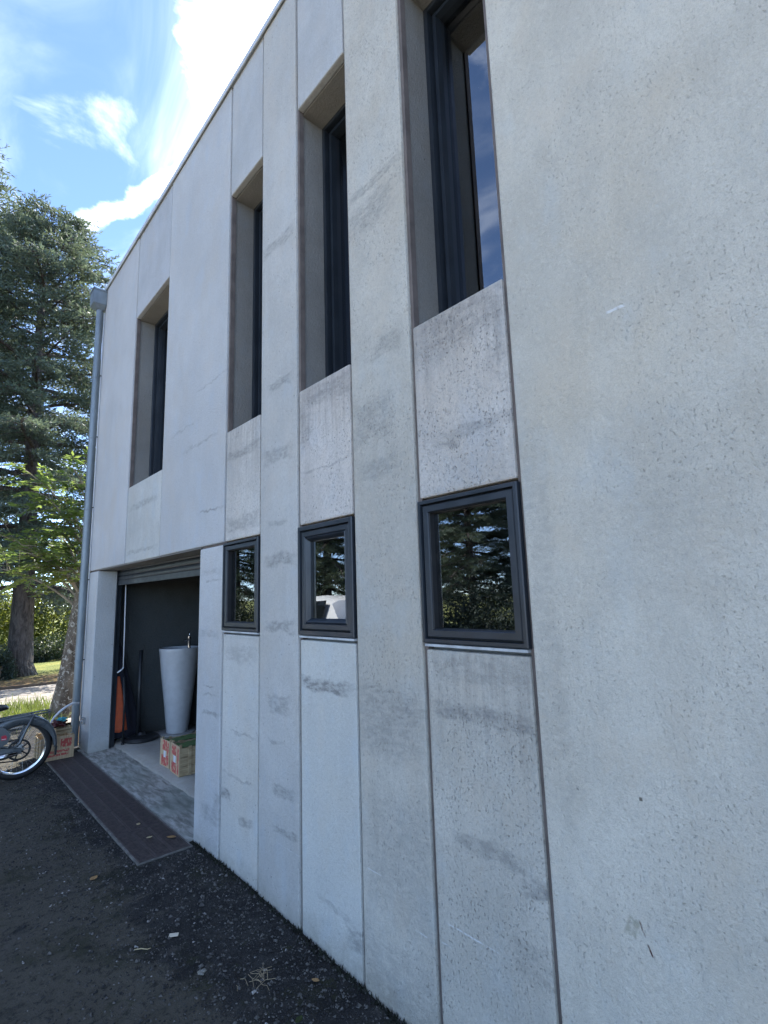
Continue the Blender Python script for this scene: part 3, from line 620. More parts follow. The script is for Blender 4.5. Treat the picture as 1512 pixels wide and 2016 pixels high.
# ------------------------------------------------------------------ drain
dr = thing('drain_channel', 'dark iron grated drain channel along the garage threshold', 'drain', (-0.215, 5.3, 0))
fr = MB(); X0, X1, Y0, Y1 = -0.168, 0.168, 3.77-5.3, 6.98-5.3
fr.box(X0-0.012, X0, Y0, Y1, -0.03, 0.012); fr.box(X1-0.002, X1+0.006, Y0, Y1, -0.03, 0.011); fr.box(X0-0.012, X1+0.006, Y0-0.008, Y0, -0.03, 0.011)
fr.build('channel_frame', simple('worn galvanised edge', (0.16, 0.155, 0.14), 0.7, var=0.4, scale=18), dr)
MB().box(X0, X1, Y0, Y1, -0.09, -0.04).build('channel_floor', 'frame_dark', dr)
g = MB(); gw, gl = 0.108, 0.526
g.box(0, 0.008, 0, gl, -0.02, 0.0); g.box(gw-0.008, gw, 0, gl, -0.02, 0.0); g.box(0.008, gw-0.008, 0, 0.012, -0.02, -0.0005); g.box(0.008, gw-0.008, gl-0.012, gl, -0.02, -0.0005)
nb = 24
for k in range(nb):
    y = 0.012+(gl-0.024)*(k+0.35)/nb; g.box(0.008, gw-0.008, y, y+0.011, -0.018, -0.002)
gme = g.mesh('grate', 'iron')
rnd = random.Random(7)
for j in range(6):
    for i in range(3):
        link('grate', gme, dr, loc=(X0+0.003+i*0.1105, Y0+0.004+j*0.5345, 0.010+rnd.uniform(-0.0012, 0.0012)))

# ------------------------------------------------------------------ things in the garage
sk = thing('pedestal_basin', 'tall grey conical pedestal basin with chrome tap inside the garage', 'basin', (0.985, 6.80, 0.05))
b = MB().lathe([(0, 0), (0.122, 0.0), (0.128, 0.02), (0.158, 0.3), (0.205, 0.7), (0.236, 0.98), (0.243, 1.02), (0.240, 1.03), (0.226, 1.025), (0.16, 0.92), (0.05, 0.88), (0, 0.88)], 56); smooth_angle(b.build('pedestal', 'ceramic', sk))
b = MB().lathe([(0, 0.003), (0.215, 0.003), (0.215, 0.012), (0.205, 0.016), (0.12, 0.016)], 48); smooth_angle(b.build('foot_plate', simple('pale foot plate', (0.36, 0.35, 0.33), 0.6), sk))
tap = MB().lathe([(0, 1.02), (0.026, 1.02), (0.026, 1.028), (0.019, 1.034), (0.019, 1.13), (0.021, 1.135), (0.021, 1.17), (0, 1.175)], 20, (0.045, -0.19, 0))
tp_o = tap.build('tap', 'chrome', sk); smooth_angle(tp_o)
MB().tube([(0.045, -0.19, 1.10), (0.045, -0.12, 1.125), (0.045, -0.06, 1.12), (0.045, -0.05, 1.10)], 0.010, 10).build('spout', 'chrome', tp_o, True)
MB().tube([(0.045, -0.19, 1.172), (0.045, -0.20, 1.20), (0.045, -0.17, 1.225)], [0.008, 0.007, 0.006], 8).build('tap_lever', 'chrome', tp_o, True)

pb = thing('parasol_stand', 'black round parasol stand with upright pole inside the garage', 'parasol stand', (0.56, 6.80, 0.05))
smooth_angle(MB().lathe([(0, 0), (0.185, 0), (0.195, 0.01), (0.195, 0.03), (0.18, 0.045), (0.06, 0.062), (0.04, 0.09), (0, 0.09)], 44).build('base', 'blackplastic', pb))
MB().tube([(-0.04, 0, 0.05), (-0.04, 0, 1.04)], 0.024, 14).build('pole', 'blackplastic', pb, True)
def cloth(name, mat, label, cat, loc, h, wt, wb, dep, lean, seed, folds=5):
    rnd = random.Random(seed); vs = []; nu, nv = 26, 18
    for j in range(nv+1):
        t = j/nv; w = wt+(wb-wt)*t**0.9
        for i in range(nu):
            a = 2*PI*i/nu; rad = 1+0.16*math.sin(folds*a+seed+1.5*t)+0.05*math.sin(3*a-2*t)
            vs.append((w*0.5*math.cos(a)*rad+lean*(1-t), dep*(0.4+0.6*t)*0.5*math.sin(a)*rad, h*(1-t)+0.012*math.sin(a*folds)*(t > 0.95)))
    fs = [(j*nu+i, j*nu+(i+1) % nu, (j+1)*nu+(i+1) % nu, (j+1)*nu+i) for j in range(nv) for i in range(nu)]+[tuple(range(nu)), tuple(nv*nu+k for k in range(nu-1, -1, -1))]
    o = link(name, MB().add(vs, fs).mesh(name, mat, True), loc=loc); return tag(o, label, cat)
cloth('folded_parasol', 'navy', 'folded navy parasol canopy leaning in the garage corner behind the black stand', 'parasol', (0.42, 6.93, 0.10), 1.05, 0.07, 0.34, 0.20, -0.13, 2)
cloth('orange_cloth', 'orange', 'orange cloth cover hanging beside the garage pillar', 'cloth', (0.345, 6.87, 0.18), 0.62, 0.06, 0.20, 0.10, -0.06, 5, 4)
rod = thing('metal_rod', 'thin dark rod standing upright in front of the orange cloth', 'rod', (0.34, 6.74, 0.05))
MB().tube([(0.0, 0, 0), (0.0, 0.0, 0.45), (-0.012, 0.02, 0.75)], 0.012, 8).build('rod', 'blackplastic', rod, True)
MB().lathe([(0.02, 0), (0.02, 0.01), (0.013, 0.02)], 10).build('foot', 'blackplastic', rod)
cr = thing('shutter_crank', 'white crank rod hanging from the roller shutter', 'crank', (0.306, 6.78, 0.85))
MB().tube([(0, 0, 1.03), (0.008, 0, 0.5), (0.014, 0, 0.06)], 0.0065, 8).build('rod', 'white', cr, True)
MB().tube([(0.014, 0, 0.06), (0.010, 0, 0.045), (-0.05, -0.01, 0.005)], 0.0075, 8).build('handle', 'white', cr, True)

def crate(name, label, cat, loc, rz, LX, WY, H, ink, group=None, fill=None, slats=3):
    """LX long axis along local x; the printed end board faces local -x"""
    c = thing(name, label, cat, loc, rz, group); t = 0.009
    for s, x in ((0, 0.0), (1, LX-t)):
        MB().box(x, x+t, -WY/2, WY/2, 0.002, H).build('end_board', ink if s == 0 else 'wood', c)
    hs = (H-0.02)/slats
    for sy in (-1, 1):
        y = sy*(WY/2-0.0035)
        for k in range(slats):
            MB().box(t+0.0005, LX-t-0.0005, y-0.0035, y+0.0035, 0.006+k*hs, 0.006+k*hs+hs*0.95).build('slat', 'wood', c)
        for x in (0.085, LX-0.12):
            MB().box(x, x+0.028, y+sy*0.0037, y+sy*0.011, 0.004, H-0.004).build('batten', 'wood', c)
    for sx in (t+0.001, LX-t-0.019):
        for sy in (-1, 1):
            yy = sy*(WY/2-0.018); MB().box(sx, sx+0.018, yy-0.0095, yy+0.0095, 0.01, H+0.012).build('corner_post', 'wood', c)
    for k in range(4):
        yy = -WY/2+0.02+k*(WY-0.06)/3; MB().box(t, LX-t, yy-0.012, yy+0.030, 0.0, 0.0055).build('bottom_slat', 'wood', c)
    if fill:
        rnd = random.Random(11); f = MB(); nx, nyy = 14, 8; x0, x1, y0, y1 = t+0.02, LX-t-0.02, -WY/2+0.03, WY/2-0.03
        for i in range(nx+1):
            for j in range(nyy+1): f.v.append((x0+(x1-x0)*i/nx, y0+(y1-y0)*j/nyy, H-0.02+rnd.uniform(-0.008, 0.006)))
        f.f = [(i*(nyy+1)+j, i*(nyy+1)+j+1, (i+1)*(nyy+1)+j+1, (i+1)*(nyy+1)+j) for i in range(nx) for j in range(nyy)]
        f.build('green_liner', fill, c, True)
    return c
ink1 = print_mat('printed crate end one', 1, 3.0, [(0.21, 0.045, 0.02, 0.07, 60), (0.06, 0.05, 0.02, 0.08, 55), (0.13, 0.12, -0.095, 0.022, 70)])
ink2 = print_mat('printed crate end two', 1, 9.0, [(0.20, 0.05, 0.0, 0.06, 60), (0.06, 0.05, 0.01, 0.07, 55), (0.13, 0.11, -0.08, 0.02, 70)])
ink3 = print_mat('printed crate end three', 1, 5.0, [(0.165, 0.045, -0.08, 0.055, 55), (0.085, 0.014, 0.0, 0.12, 95), (0.05, 0.012, 0.01, 0.12, 95)])
ca = crate('fruit_crate', 'wooden fruit crate with red printed end and white sticker, nearer the door pier', 'crate', (0.37, 5.225, 0.051), R(-3), 0.48, 0.26, 0.265, ink1, 'crates on the garage floor', 'greenfruit')
MB().box(-0.0015, -0.0003, -0.035, 0.03, 0.105, 0.165).build('sticker', 'white', ca)
cb = crate('fruit_crate', 'wooden fruit crate with red printed end, on the basin side of its twin', 'crate', (0.385, 5.53, 0.051), R(2), 0.48, 0.23, 0.25, ink2, 'crates on the garage floor', 'greenfruit')
MB().box(-0.0015, -0.0003, -0.03, 0.02, 0.09, 0.15).build('sticker', 'white', cb)
# crate at the end of the drain, with rubbish on it
cc = crate('fruit_crate', 'wooden crate with red lettering standing at the foot of the downpipe', 'crate', (-0.30, 6.80, 0.012), R(90), 0.36, 0.315, 0.235, ink3, None, None, 3)
pn = thing('fruit_punnet', 'small pale slatted punnet lying on the red lettered crate', 'punnet', (-0.245, 6.90, 0.262), R(8))
for sx in (-1, 1): MB().box(sx*0.075-0.003, sx*0.075+0.003, -0.05, 0.05, 0, 0.065).build('end_board', 'wood', pn)
for sy in (-1, 1):
    for k in range(2): MB().box(-0.072, 0.072, sy*0.047-0.002, sy*0.047+0.002, 0.004+k*0.033, 0.028+k*0.033).build('slat', 'wood', pn)
MB().box(-0.072, 0.072, -0.045, 0.045, 0, 0.003).build('base', 'wood', pn)
def lump(name, mat, label, cat, loc, r, sq, seed):
    rnd = random.Random(seed); bm = bmesh.new(); bmesh.ops.create_icosphere(bm, subdivisions=3, radius=r)
    ph = [rnd.uniform(0, 6) for _ in range(6)]
    for v in bm.verts:
        d = v.co.normalized(); k = 1+0.22*math.sin(5*d.x+ph[0]+3*d.z)+0.18*math.sin(7*d.y+ph[1]-4*d.x)+0.12*math.sin(11*d.z+ph[2]+6*d.y)
        v.co = Vector((v.co.x*k*sq[0], v.co.y*k*sq[1], v.co.z*k*sq[2]))
    mz = min(v.co.z for v in bm.verts)
    for v in bm.verts: v.co.z -= mz
    me = bpy.data.meshes.new(name); bm.to_mesh(me); bm.free(); me.materials.append(M[mat]); return tag(link(name, me, loc=loc), label, cat)
lump('plastic_bag', 'maroon', 'crumpled dark red bag lying on the small slatted punnet', 'bag', (-0.285, 6.89, 0.325), 0.062, (1.2, 0.9, 0.62), 1)
lump('plastic_film', 'teal', 'crumpled teal plastic film on top of the dark red bag', 'film', (-0.265, 6.87, 0.385), 0.036, (1.3, 0.9, 0.6), 4)
hs = MB().tube([(-0.375, 6.90, 0.36), (-0.33, 6.90, 0.44), (-0.28, 6.91, 0.49), (-0.22, 6.92, 0.53), (-0.15, 6.95, 0.555), (-0.08, 7.0, 0.54)], [0.012]*6, 10)
tag(hs.build('white_hose', 'white', None, True), 'white plastic hose end arching above the red lettered crate', 'hose')

# ------------------------------------------------------------------ moped (local +x forward, +y towards the viewer)
mp = thing('moped', 'grey moped with luggage rack and deep rear mudguard parked before the wooden crate', 'moped', (-0.705, 6.42, 0.0), R(180-3))
def wheel(parent, x, name):
    o = MB(); n = 56; 
    prof = [(0.228, -0.022), (0.252, -0.030), (0.270, -0.022), (0.279, -0.008), (0.279, 0.008), (0.270, 0.022), (0.252, 0.030), (0.228, 0.022), (0.228, -0.022)]
    w = smooth_angle(o.lathe(prof, n, (x, 0, 0.28), 'Y').build(name, 'black', parent), 50)
    smooth_angle(MB().lathe([(0.229, -0.020), (0.236, -0.022), (0.236, -0.018), (0.216, -0.012), (0.212, 0), (0.216, 0.012), (0.236, 0.018), (0.236, 0.022), (0.229, 0.020)], n, (x, 0, 0.28), 'Y').build('rim', 'chrome', w))
    smooth_angle(MB().lathe([(0, -0.05), (0.014, -0.05), (0.016, -0.03), (0.045, -0.028), (0.045, 0.028), (0.016, 0.03), (0.014, 0.05), (0, 0.05)], 24, (x, 0, 0.28), 'Y').build('hub', 'steel', w))
    sp = MB()
    for k in range(28):
        a = 2*PI*k/28; s = 1 if k % 2 else -1; b_ = a+s*0.5*(1 if k % 4 < 2 else -1)
        sp.tube([(x+0.042*math.cos(b_), s*0.022, 0.28+0.042*math.sin(b_)), (x+0.214*math.cos(a), 0, 0.28+0.214*math.sin(a))], 0.0016, 5, False)
    sp.build('spokes', 'steel', w)
    return w
wr = wheel(mp, 0, 'rear_wheel'); wheel(mp, 1.13, 'front_wheel')
spk = MB().lathe([(0.092, 0.040), (0.098, 0.042), (0.098, 0.046), (0.092, 0.048), (0.080, 0.048), (0.080, 0.040), (0.092, 0.040)], 40, (0, 0, 0.28), 'Y')
for k in range(5):
    a = 2*PI*k/5; spk.tube([(0.03*math.cos(a), 0.044, 0.28+0.03*math.sin(a)), (0.086*math.cos(a), 0.044, 0.28+0.086*math.sin(a))], 0.007, 6)
spk.build('sprocket', 'blackplastic', wr)
MB().tube([(0.0, 0.044, 0.381), (0.25, 0.044, 0.36), (0.52, 0.044, 0.335)], 0.006, 6).tube([(0.0, 0.044, 0.179), (0.25, 0.044, 0.20), (0.52, 0.044, 0.262)], 0.006, 6).build('chain', 'blackplastic', mp)
# mudguard with deep skirts
def mudguard(x, a0, a1, Rr, skirt, name, n=30):
    sec = []
    for i in range(n+1):
        t = i/n; a = a0+(a1-a0)*t; sk_ = skirt(t); ring = []
        for (dr_, y) in ((-sk_, -0.052), (-0.012, -0.055), (0.002, -0.045), (0.008, -0.02), (0.009, 0.0), (0.008, 0.02), (0.002, 0.045), (-0.012, 0.055), (-sk_, 0.052)):
            q = Rr+dr_; ring.append((x+q*math.cos(a), y, 0.28+q*math.sin(a)))
        sec.append(ring)
    m_ = MB(); k = 9
    m_.v = [v for r_ in sec for v in r_]; m_.f = [(i*k+j, i*k+j+1, (i+1)*k+j+1, (i+1)*k+j) for i in range(n) for j in range(k-1)]
    o = m_.build(name, 'mopedgrey', mp); md = o.modifiers.new('thick', 'SOLIDIFY'); md.thickness = 0.0025; smooth_angle(o, 40); return o
mudguard(0, R(186), R(28), 0.312, lambda t: 0.02+0.055*min(1, t*2.2)+0.035*max(0, t-0.5), 'rear_mudguard')
mudguard(1.13, R(200), R(35), 0.305, lambda t: 0.03, 'front_mudguard')
MB().extr([(-0.318, 0.17), (-0.302, 0.165), (-0.304, 0.25), (-0.322, 0.25)], -0.04, 0.04).build('mud_flap', 'blackplastic', mp)
rk = MB()
for y in (-0.07, 0.07): rk.tube([(0.52, y*0.7, 0.555), (0.30, y, 0.568), (-0.05, y, 0.590), (-0.20, y, 0.598), (-0.24, y*0.7, 0.600)], 0.008, 8)
for x in (-0.235, -0.10, 0.05, 0.19): rk.tube([(x, -0.07, 0.592-0.03*(x+0.1)), (x, 0.07, 0.592-0.03*(x+0.1))], 0.006, 8)
rk.tube([(0.0, 0, 0.591), (0.28, 0, 0.573)], 0.018, 8)
rk.build('luggage_rack', 'mopedgrey', mp, True)
for s in (-1, 1): MB().tube([(-0.10, s*0.075, 0.588), (-0.045, s*0.082, 0.47), (0.0, s*0.075, 0.345), (0.045, s*0.07, 0.31)], [0.009, 0.012, 0.014, 0.012], 8).build('rack_stay', 'mopedgrey', mp, True)
# swing arm and pressed side covers
for s in (-1, 1):
    MB().extr([(-0.02, 0.262), (0.02, 0.250), (0.30, 0.285), (0.52, 0.29), (0.52, 0.345), (0.30, 0.338), (0.06, 0.305), (-0.012, 0.30)], s*0.058-0.009, s*0.058+0.009).build('swing_arm', 'mopedgrey', mp)
    MB().extr([(0.10, 0.36), (0.145, 0.335), (0.30, 0.375), (0.52, 0.38), (0.56, 0.47), (0.42, 0.545), (0.22, 0.548), (0.12, 0.50), (0.075, 0.43)], s*0.066-0.012, s*0.066+0.012).build('side_cover', 'mopedgrey', mp)
    MB().extr([(0.108, 0.398), (0.148, 0.396), (0.150, 0.436), (0.118, 0.442), (0.106, 0.425)], s*0.0785-0.0015, s*0.0785+0.0015).build('red_emblem', 'red', mp)
    MB().box(0.112, 0.146, s*0.0805-0.0004, s*0.0805+0.0004, 0.404, 0.409).build('emblem_line', 'white', mp)
MB().tube([(0.02, 0.10, 0.262), (0.12, 0.105, 0.25), (0.45, 0.10, 0.225)], [0.018, 0.026, 0.026], 14).tube([(0.45, 0.10, 0.225), (0.60, 0.07, 0.20), (0.64, 0.0, 0.27)], 0.011, 10).build('exhaust', 'chrome', mp, True)
sd_ = MB(); sec = []
for i, (x, w, zt, zb) in enumerate([(0.108, 0.05, 0.695, 0.672), (0.125, 0.085, 0.712, 0.664), (0.20, 0.105, 0.722, 0.655), (0.30, 0.10, 0.725, 0.652), (0.40, 0.06, 0.728, 0.66), (0.46, 0.035, 0.722, 0.675)]):
    sec += [(x, w*math.cos(2*PI*k/14), (zt+zb)/2+(zt-zb)/2*math.sin(2*PI*k/14)) for k in range(14)]
sd_.add(sec, [(i*14+k, i*14+(k+1) % 14, (i+1)*14+(k+1) % 14, (i+1)*14+k) for i in range(5) for k in range(14)]+[tuple(range(14)), tuple(70+k for k in range(14))])
sd_.build('saddle', 'blackplastic', mp, True)
MB().tube([(0.33, 0, 0.66), (0.40, 0, 0.45)], 0.014, 10).build('seat_post', 'chrome', mp, True)
MB().tube([(0.36, 0, 0.44), (0.60, 0, 0.40), (0.80, 0, 0.50), (0.93, 0, 0.74)], [0.05, 0.06, 0.05, 0.035], 12).build('frame', 'mopedgrey', mp, True)
link('engine', bevel_box(0.48, 0.68, -0.075, 0.075, 0.20, 0.36, 0.02, 'engine', 'steel'), mp)
for s in (-1, 1): MB().tube([(1.13, s*0.055, 0.28), (0.96, s*0.055, 0.66), (0.925, s*0.05, 0.76)], 0.016, 10).build('fork_leg', 'mopedgrey', mp, True)
MB().tube([(0.92, 0, 0.74), (0.90, 0, 0.90), (0.90, 0.12, 0.96), (0.84, 0.28, 0.97), (0.76, 0.33, 0.95)], 0.011, 10).tube([(0.90, 0, 0.90), (0.90, -0.12, 0.96), (0.84, -0.28, 0.97), (0.76, -0.33, 0.95)], 0.011, 10).build('handlebar', 'chrome', mp, True)
for s in (-1, 1): MB().tube([(0.80, s*0.31, 0.96), (0.70, s*0.355, 0.94)], 0.016, 10).build('grip', 'black', mp, True)
smooth_angle(MB().lathe([(0, -0.06), (0.05, -0.05), (0.065, 0.0), (0.068, 0.04), (0.06, 0.045), (0, 0.055)], 22, (0.99, 0, 0.80), 'X').build('headlight', 'mopedgrey', mp))
MB().tube([(0.54, -0.13, 0.27), (0.54, 0.13, 0.27)], 0.009, 8).tube([(0.54, 0.13, 0.27), (0.65, 0.135, 0.22)], 0.008, 8).tube([(0.54, -0.13, 0.27), (0.43, -0.135, 0.32)], 0.008, 8).build('pedal_crank', 'steel', mp)
MB().tube([(0.46, 0.06, 0.24), (0.42, 0.12, 0.012)], 0.009, 8).tube([(0.46, -0.06, 0.24), (0.42, -0.12, 0.012)], 0.009, 8).tube([(0.42, -0.14, 0.010), (0.42, 0.14, 0.010)], 0.009, 8).build('centre_stand', 'blackplastic', mp)

# ------------------------------------------------------------------ vegetation
RN = np.random.default_rng(12)
def quads_mesh(name, P, D, Wv, ln, wd, mat, fold=0.0):
    """leaf quads: base P, direction D, side Wv (unit), length ln, width wd (arrays) as rhombi"""
    n = len(P); tip = P+D*ln[:, None]; mid = P+D*(ln*0.45)[:, None]
    nrm = np.cross(D, Wv)
    l = mid+Wv*(wd*0.5)[:, None]+nrm*(wd*fold)[:, None]; r_ = mid-Wv*(wd*0.5)[:, None]+nrm*(wd*fold)[:, None]
    V = np.stack([P, l, tip, r_], 1).reshape(-1, 3)
    me = bpy.data.meshes.new(name); me.vertices.add(n*4); me.vertices.foreach_set('co', V.ravel())
    if fold:
        me.loops.add(n*6); b = np.arange(n)[:, None]*4; me.loops.foreach_set('vertex_index', (b+np.array([[0, 1, 2, 0, 2, 3]])).ravel().astype(np.int32))
        me.polygons.add(n*2); me.polygons.foreach_set('loop_start', np.arange(0, n*6, 3, dtype=np.int32))
    else:
        me.loops.add(n*4); me.loops.foreach_set('vertex_index', np.arange(n*4, dtype=np.int32))
        me.polygons.add(n); me.polygons.foreach_set('loop_start', np.arange(0, n*4, 4, dtype=np.int32))
    me.update(); me.validate(); me.materials.append(M[mat]); return me
def unit(v): return v/np.maximum(np.linalg.norm(v, axis=-1, keepdims=True), 1e-9)

def cedar_meshes(H, spread, seed, limbs=104, z_low=1.9):
    rg = np.random.default_rng(seed); wood = MB()
    tr = []; rad = []
    for i in range(13):
        t = i/12; z = H*0.96*t; tr.append((0.10*math.sin(2.2*t+seed), 0.08*math.sin(3.1*t+1+seed), z-0.1*(i == 0))); rad.append(0.24*(1-t)**0.9+0.02+(0.12 if i == 0 else 0.01 if i == 1 else 0))
    tr = [tr[0], (tr[0][0], tr[0][1], 0.25)]+tr[1:]; rad = [rad[0]+0.05, 0.29]+rad[1:]
    trunk = MB().tube(tr, rad, 16)
    P = []; D = []; Wd = []; LN = []; WD = []
    for k in range(limbs):
        u = (k+rg.random()*0.8)/limbs; z = z_low+(H*0.97-z_low)*u**0.9
        az = k*2.399+rg.uniform(-0.35, 0.35)
        prof = 0.92 if u < 0.5 else 0.92*(1-((u-0.5)/0.5)**1.35*0.86)
        Lm = spread*prof*rg.uniform(0.70, 1.12)+0.3
        h = np.array([math.cos(az), math.sin(az), 0]); s = np.array([-math.sin(az), math.cos(az), 0])
        rise = 0.34*u+0.06-0.14*(u < 0.2); n = 7; pts = []
        bend = rg.uniform(-0.25, 0.25)
        for i in range(n+1):
            t = i/n; pts.append(h*Lm*t*(1-0.1*t)+s*bend*Lm*t*t*0.5+np.array([0, 0, z+Lm*(rise*t-0.20*t*t)+0.04*math.sin(5*t+k)]))
        pts = np.array(pts)
        wood.tube([tuple(p) for p in pts], [max(0.008, 0.062*(1-u*0.6)*(1-i/n)**0.8*min(1.4, Lm/3)+0.006) for i in range(n+1)], 6, False)
        nsec = int(7+Lm*4.6)
        for j in range(nsec):
            t = 0.14+0.86*(j+rg.random())/nsec; f = t*n; i0 = min(n-1, int(f)); b = pts[i0]+(pts[i0+1]-pts[i0])*(f-i0)
            sgn = 1 if j % 2 else -1
            out = unit(pts[min(n, i0+1)]-pts[i0]); ls = (0.34+0.24*Lm*(1-t)*0.9)*rg.uniform(0.65, 1.25)
            dsec = unit(out*rg.uniform(0.5, 1.0)+s*sgn*rg.uniform(0.6, 1.1)+np.array([0, 0, rg.uniform(-0.35, 0.16)]))
            e = b+dsec*ls+np.array([0, 0, -0.14*ls])
            wood.tube([tuple(b), tuple((b+e)/2+np.array([0, 0, 0.03])), tuple(e)], [0.012, 0.008, 0.004], 4, False)
            ntw = max(5, int(ls*13))
            for q in range(ntw):
                tt = 0.10+0.90*(q+rg.random())/ntw; c = b+(e-b)*tt
                sd2 = unit(np.cross(dsec, [0, 0, 1])); dt = unit(dsec*rg.uniform(0.4, 1)+sd2*(1 if q % 2 else -1)*rg.uniform(0.4, 1)+np.array([0, 0, rg.uniform(-0.4, 0.30)]))
                lt = rg.uniform(0.16, 0.40); m = int(lt*34)+3
                a = np.linspace(0.0, 1, m)[:, None]; base = c+dt*lt*a+rg.normal(0, 0.010, (m, 3))
                dd = unit(dt*0.85+rg.normal(0, 0.48, (m, 3))+np.array([0, 0, 0.18]))
                P.append(base); D.append(dd); Wd.append(unit(np.cross(dd, rg.normal(0, 1, (m, 3))))); LN.append(rg.uniform(0.07, 0.15, m)); WD.append(rg.uniform(0.020, 0.042, m))
    P = np.concatenate(P); D = np.concatenate(D); Wd = np.concatenate(Wd); LN = np.concatenate(LN); WD = np.concatenate(WD)
    import sys; print('cedar tufts', len(P), file=sys.stderr)
    return trunk.mesh('trunk', 'bark', True), wood.mesh('limbs', 'bark', True), quads_mesh('crown', P, D, Wd, LN, WD, 'cedar')
cA = cedar_meshes(12.7, 3.1, 3)
def place_cedar(ms, label, loc, rz, sc=1.0):
    t = thing('cedar_tree', label, 'tree', loc, rz, 'cedars around the building'); t.scale = (sc, sc, sc)
    tk = link('trunk', ms[0], t); link('limbs', ms[1], tk); stuff(link('crown', ms[2], t)); return t
place_cedar(cA, 'tall blue green cedar with thick bare trunk beyond the path', (0.42, 15.6, 0.02), R(20))
place_cedar(cA, 'cedar behind the tall bare trunked one, its crown rising above the sky gap', (-2.35, 18.6, 0.02), R(140), 1.32)
place_cedar(cA, 'cedar mirrored in the largest low window', (-15.0, 13.2, -0.05), R(250), 0.82)
place_cedar(cA, 'cedar mirrored in the middle low window', (-12.5, 19.6, -0.05), R(65), 0.95)
place_cedar(cA, 'cedar mirrored in the low window next to the garage', (-11.5, 27.0, -0.05), R(310), 1.0)
place_cedar(cA, 'cedar standing behind the one mirrored in the largest low window', (-17.5, 17.6, -0.05), R(15), 0.95)
place_cedar(cA, 'cedar standing off the shoulder of the one mirrored in the largest low window', (-18.0, 12.6, -0.05), R(110), 0.88)
place_cedar(cA, 'cedar standing behind the one mirrored in the middle low window', (-16.5, 27.5, -0.05), R(200), 1.1)

# broadleaf tree beside the building corner
def broad_tree():
    rg = np.random.default_rng(5); t = thing('broadleaf_tree', 'broadleaf tree with flaky bark and bright pinnate leaves beside the building corner', 'tree', (0.30, 9.5, -0.02))
    tr = [(0, 0, -0.1), (0.0, 0, 0.12), (0.03, 0, 0.5), (0.09, 0.0, 1.2), (0.17, 0.02, 2.0), (0.26, 0.06, 3.0), (0.32, 0.12, 4.2), (0.36, 0.2, 5.4)]
    trunk = MB().tube(tr, [0.30, 0.225, 0.18, 0.155, 0.14, 0.12, 0.085, 0.04], 16).build('trunk', 'bark2', t, True)
    ends = [((0.2, 0, 2.7), (-0.85, -0.35, 3.72)), ((0.18, 0, 2.4), (-0.55, -0.5, 3.30)), ((0.26, 0, 3.0), (-0.20, -0.4, 3.80)), ((0.2, 0, 2.2), (-0.62, -0.3, 3.10)),
            ((0.15, 0, 1.9), (-1.10, -0.4, 2.72)), ((0.13, 0, 1.8), (-0.70, -0.45, 2.45)), ((0.13, 0, 1.75), (-0.35, -0.35, 2.28)), ((0.15, 0, 1.9), (-0.2, -0.2, 2.62)),
            ((0.3, 0.1, 3.5), (1.3, 0.2, 4.5)), ((0.2, 0, 2.6), (1.1, 0.6, 3.4)), ((0.3, 0.1, 3.8), (1.2, -0.5, 5.0)), ((0.3, 0.1, 3.8), (1.6, 0.4, 5.6)), ((0.35, 0.2, 5.0), (1.5, 0.9, 6.2)),
            ((0.15, 0, 2.0), (-0.1, 0.9, 2.9)), ((0.1, 0, 1.6), (-0.95, 0.2, 2.25)), ((0.13, 0, 1.7), (0.05, -0.4, 2.15)), ((0.2, 0, 2.4), (-0.05, -0.45, 3.45)), ((0.2, 0, 2.5), (-0.3, 0.3, 3.6)),
            ((0.2, 0, 2.0), (-0.75, -0.1, 2.55)), ((0.2, 0, 2.2), (-0.15, -0.5, 3.0)), ((0.12, 0, 1.7), (-0.5, 0.3, 2.3))]
    br = MB(); P = []; D = []; Wd = []; LN = []; WD = []
    def leaf(b, d, L):
        """pinnate leaf: a rachis with paired leaflets that droops"""
        d = unit(np.array(d)); sd2 = unit(np.cross(d, [0, 0, 1.0])); k = 6
        pts = [b+d*L*i/k+np.array([0, 0, -0.30*L*(i/k)**2]) for i in range(k+1)]
        br.tube([tuple(p) for p in pts], 0.0025, 3, False)
        for i in range(1, k+1):
            sz = L*0.36*(0.7+0.5*math.sin(PI*(i-0.3)/k))
            for s in ((-1, 1) if i < k else (-1, 1, 0)):
                dd = unit(sd2*s*1.0+d*(0.55 if s else 1)+np.array([0, 0, -0.35+rg.normal(0, 0.16)])); P.append(pts[i]); D.append(dd)
                Wd.append(unit(np.cross(dd, [0, 0, 1.0])+rg.normal(0, 0.22, 3))); LN.append(sz*rg.uniform(0.85, 1.1)); WD.append(sz*rg.uniform(0.40, 0.52))
    for (a, e) in ends:
        a = np.array(a); e = np.array(e); n = 6; mid = (a+e)/2+np.array([0, 0, 0.22])
        pts = [(1-u)**2*a+2*u*(1-u)*mid+u*u*e for u in np.linspace(0, 1, n+1)]
        br.tube([tuple(p) for p in pts], [0.020*(1-i/n)+0.005 for i in range(n+1)], 6, False)
        for q in range(15):
            u = 0.30+0.70*(q+rg.random())/15; f = u*n; i0 = min(n-1, int(f)); b = pts[i0]+(pts[i0+1]-pts[i0])*(f-i0)
            d = unit(e-a)*0.7+rg.normal(0, 0.75, 3)*np.array([1, 1, 0.5])+np.array([0, 0, 0.12])
            if rg.random() < 0.5:
                tl = rg.uniform(0.10, 0.28); e2 = b+unit(d)*tl; br.tube([tuple(b), tuple(e2)], [0.006, 0.004], 4, False); b = e2
            leaf(b, d+rg.normal(0, 0.3, 3), rg.uniform(0.26, 0.42))
    br.build('branches', 'branch', t, True)
    stuff(link('crown', quads_mesh('crown', np.array(P), np.array(D), np.array(Wd), np.array(LN), np.array(WD), 'leaf', 0.16), t))
broad_tree()
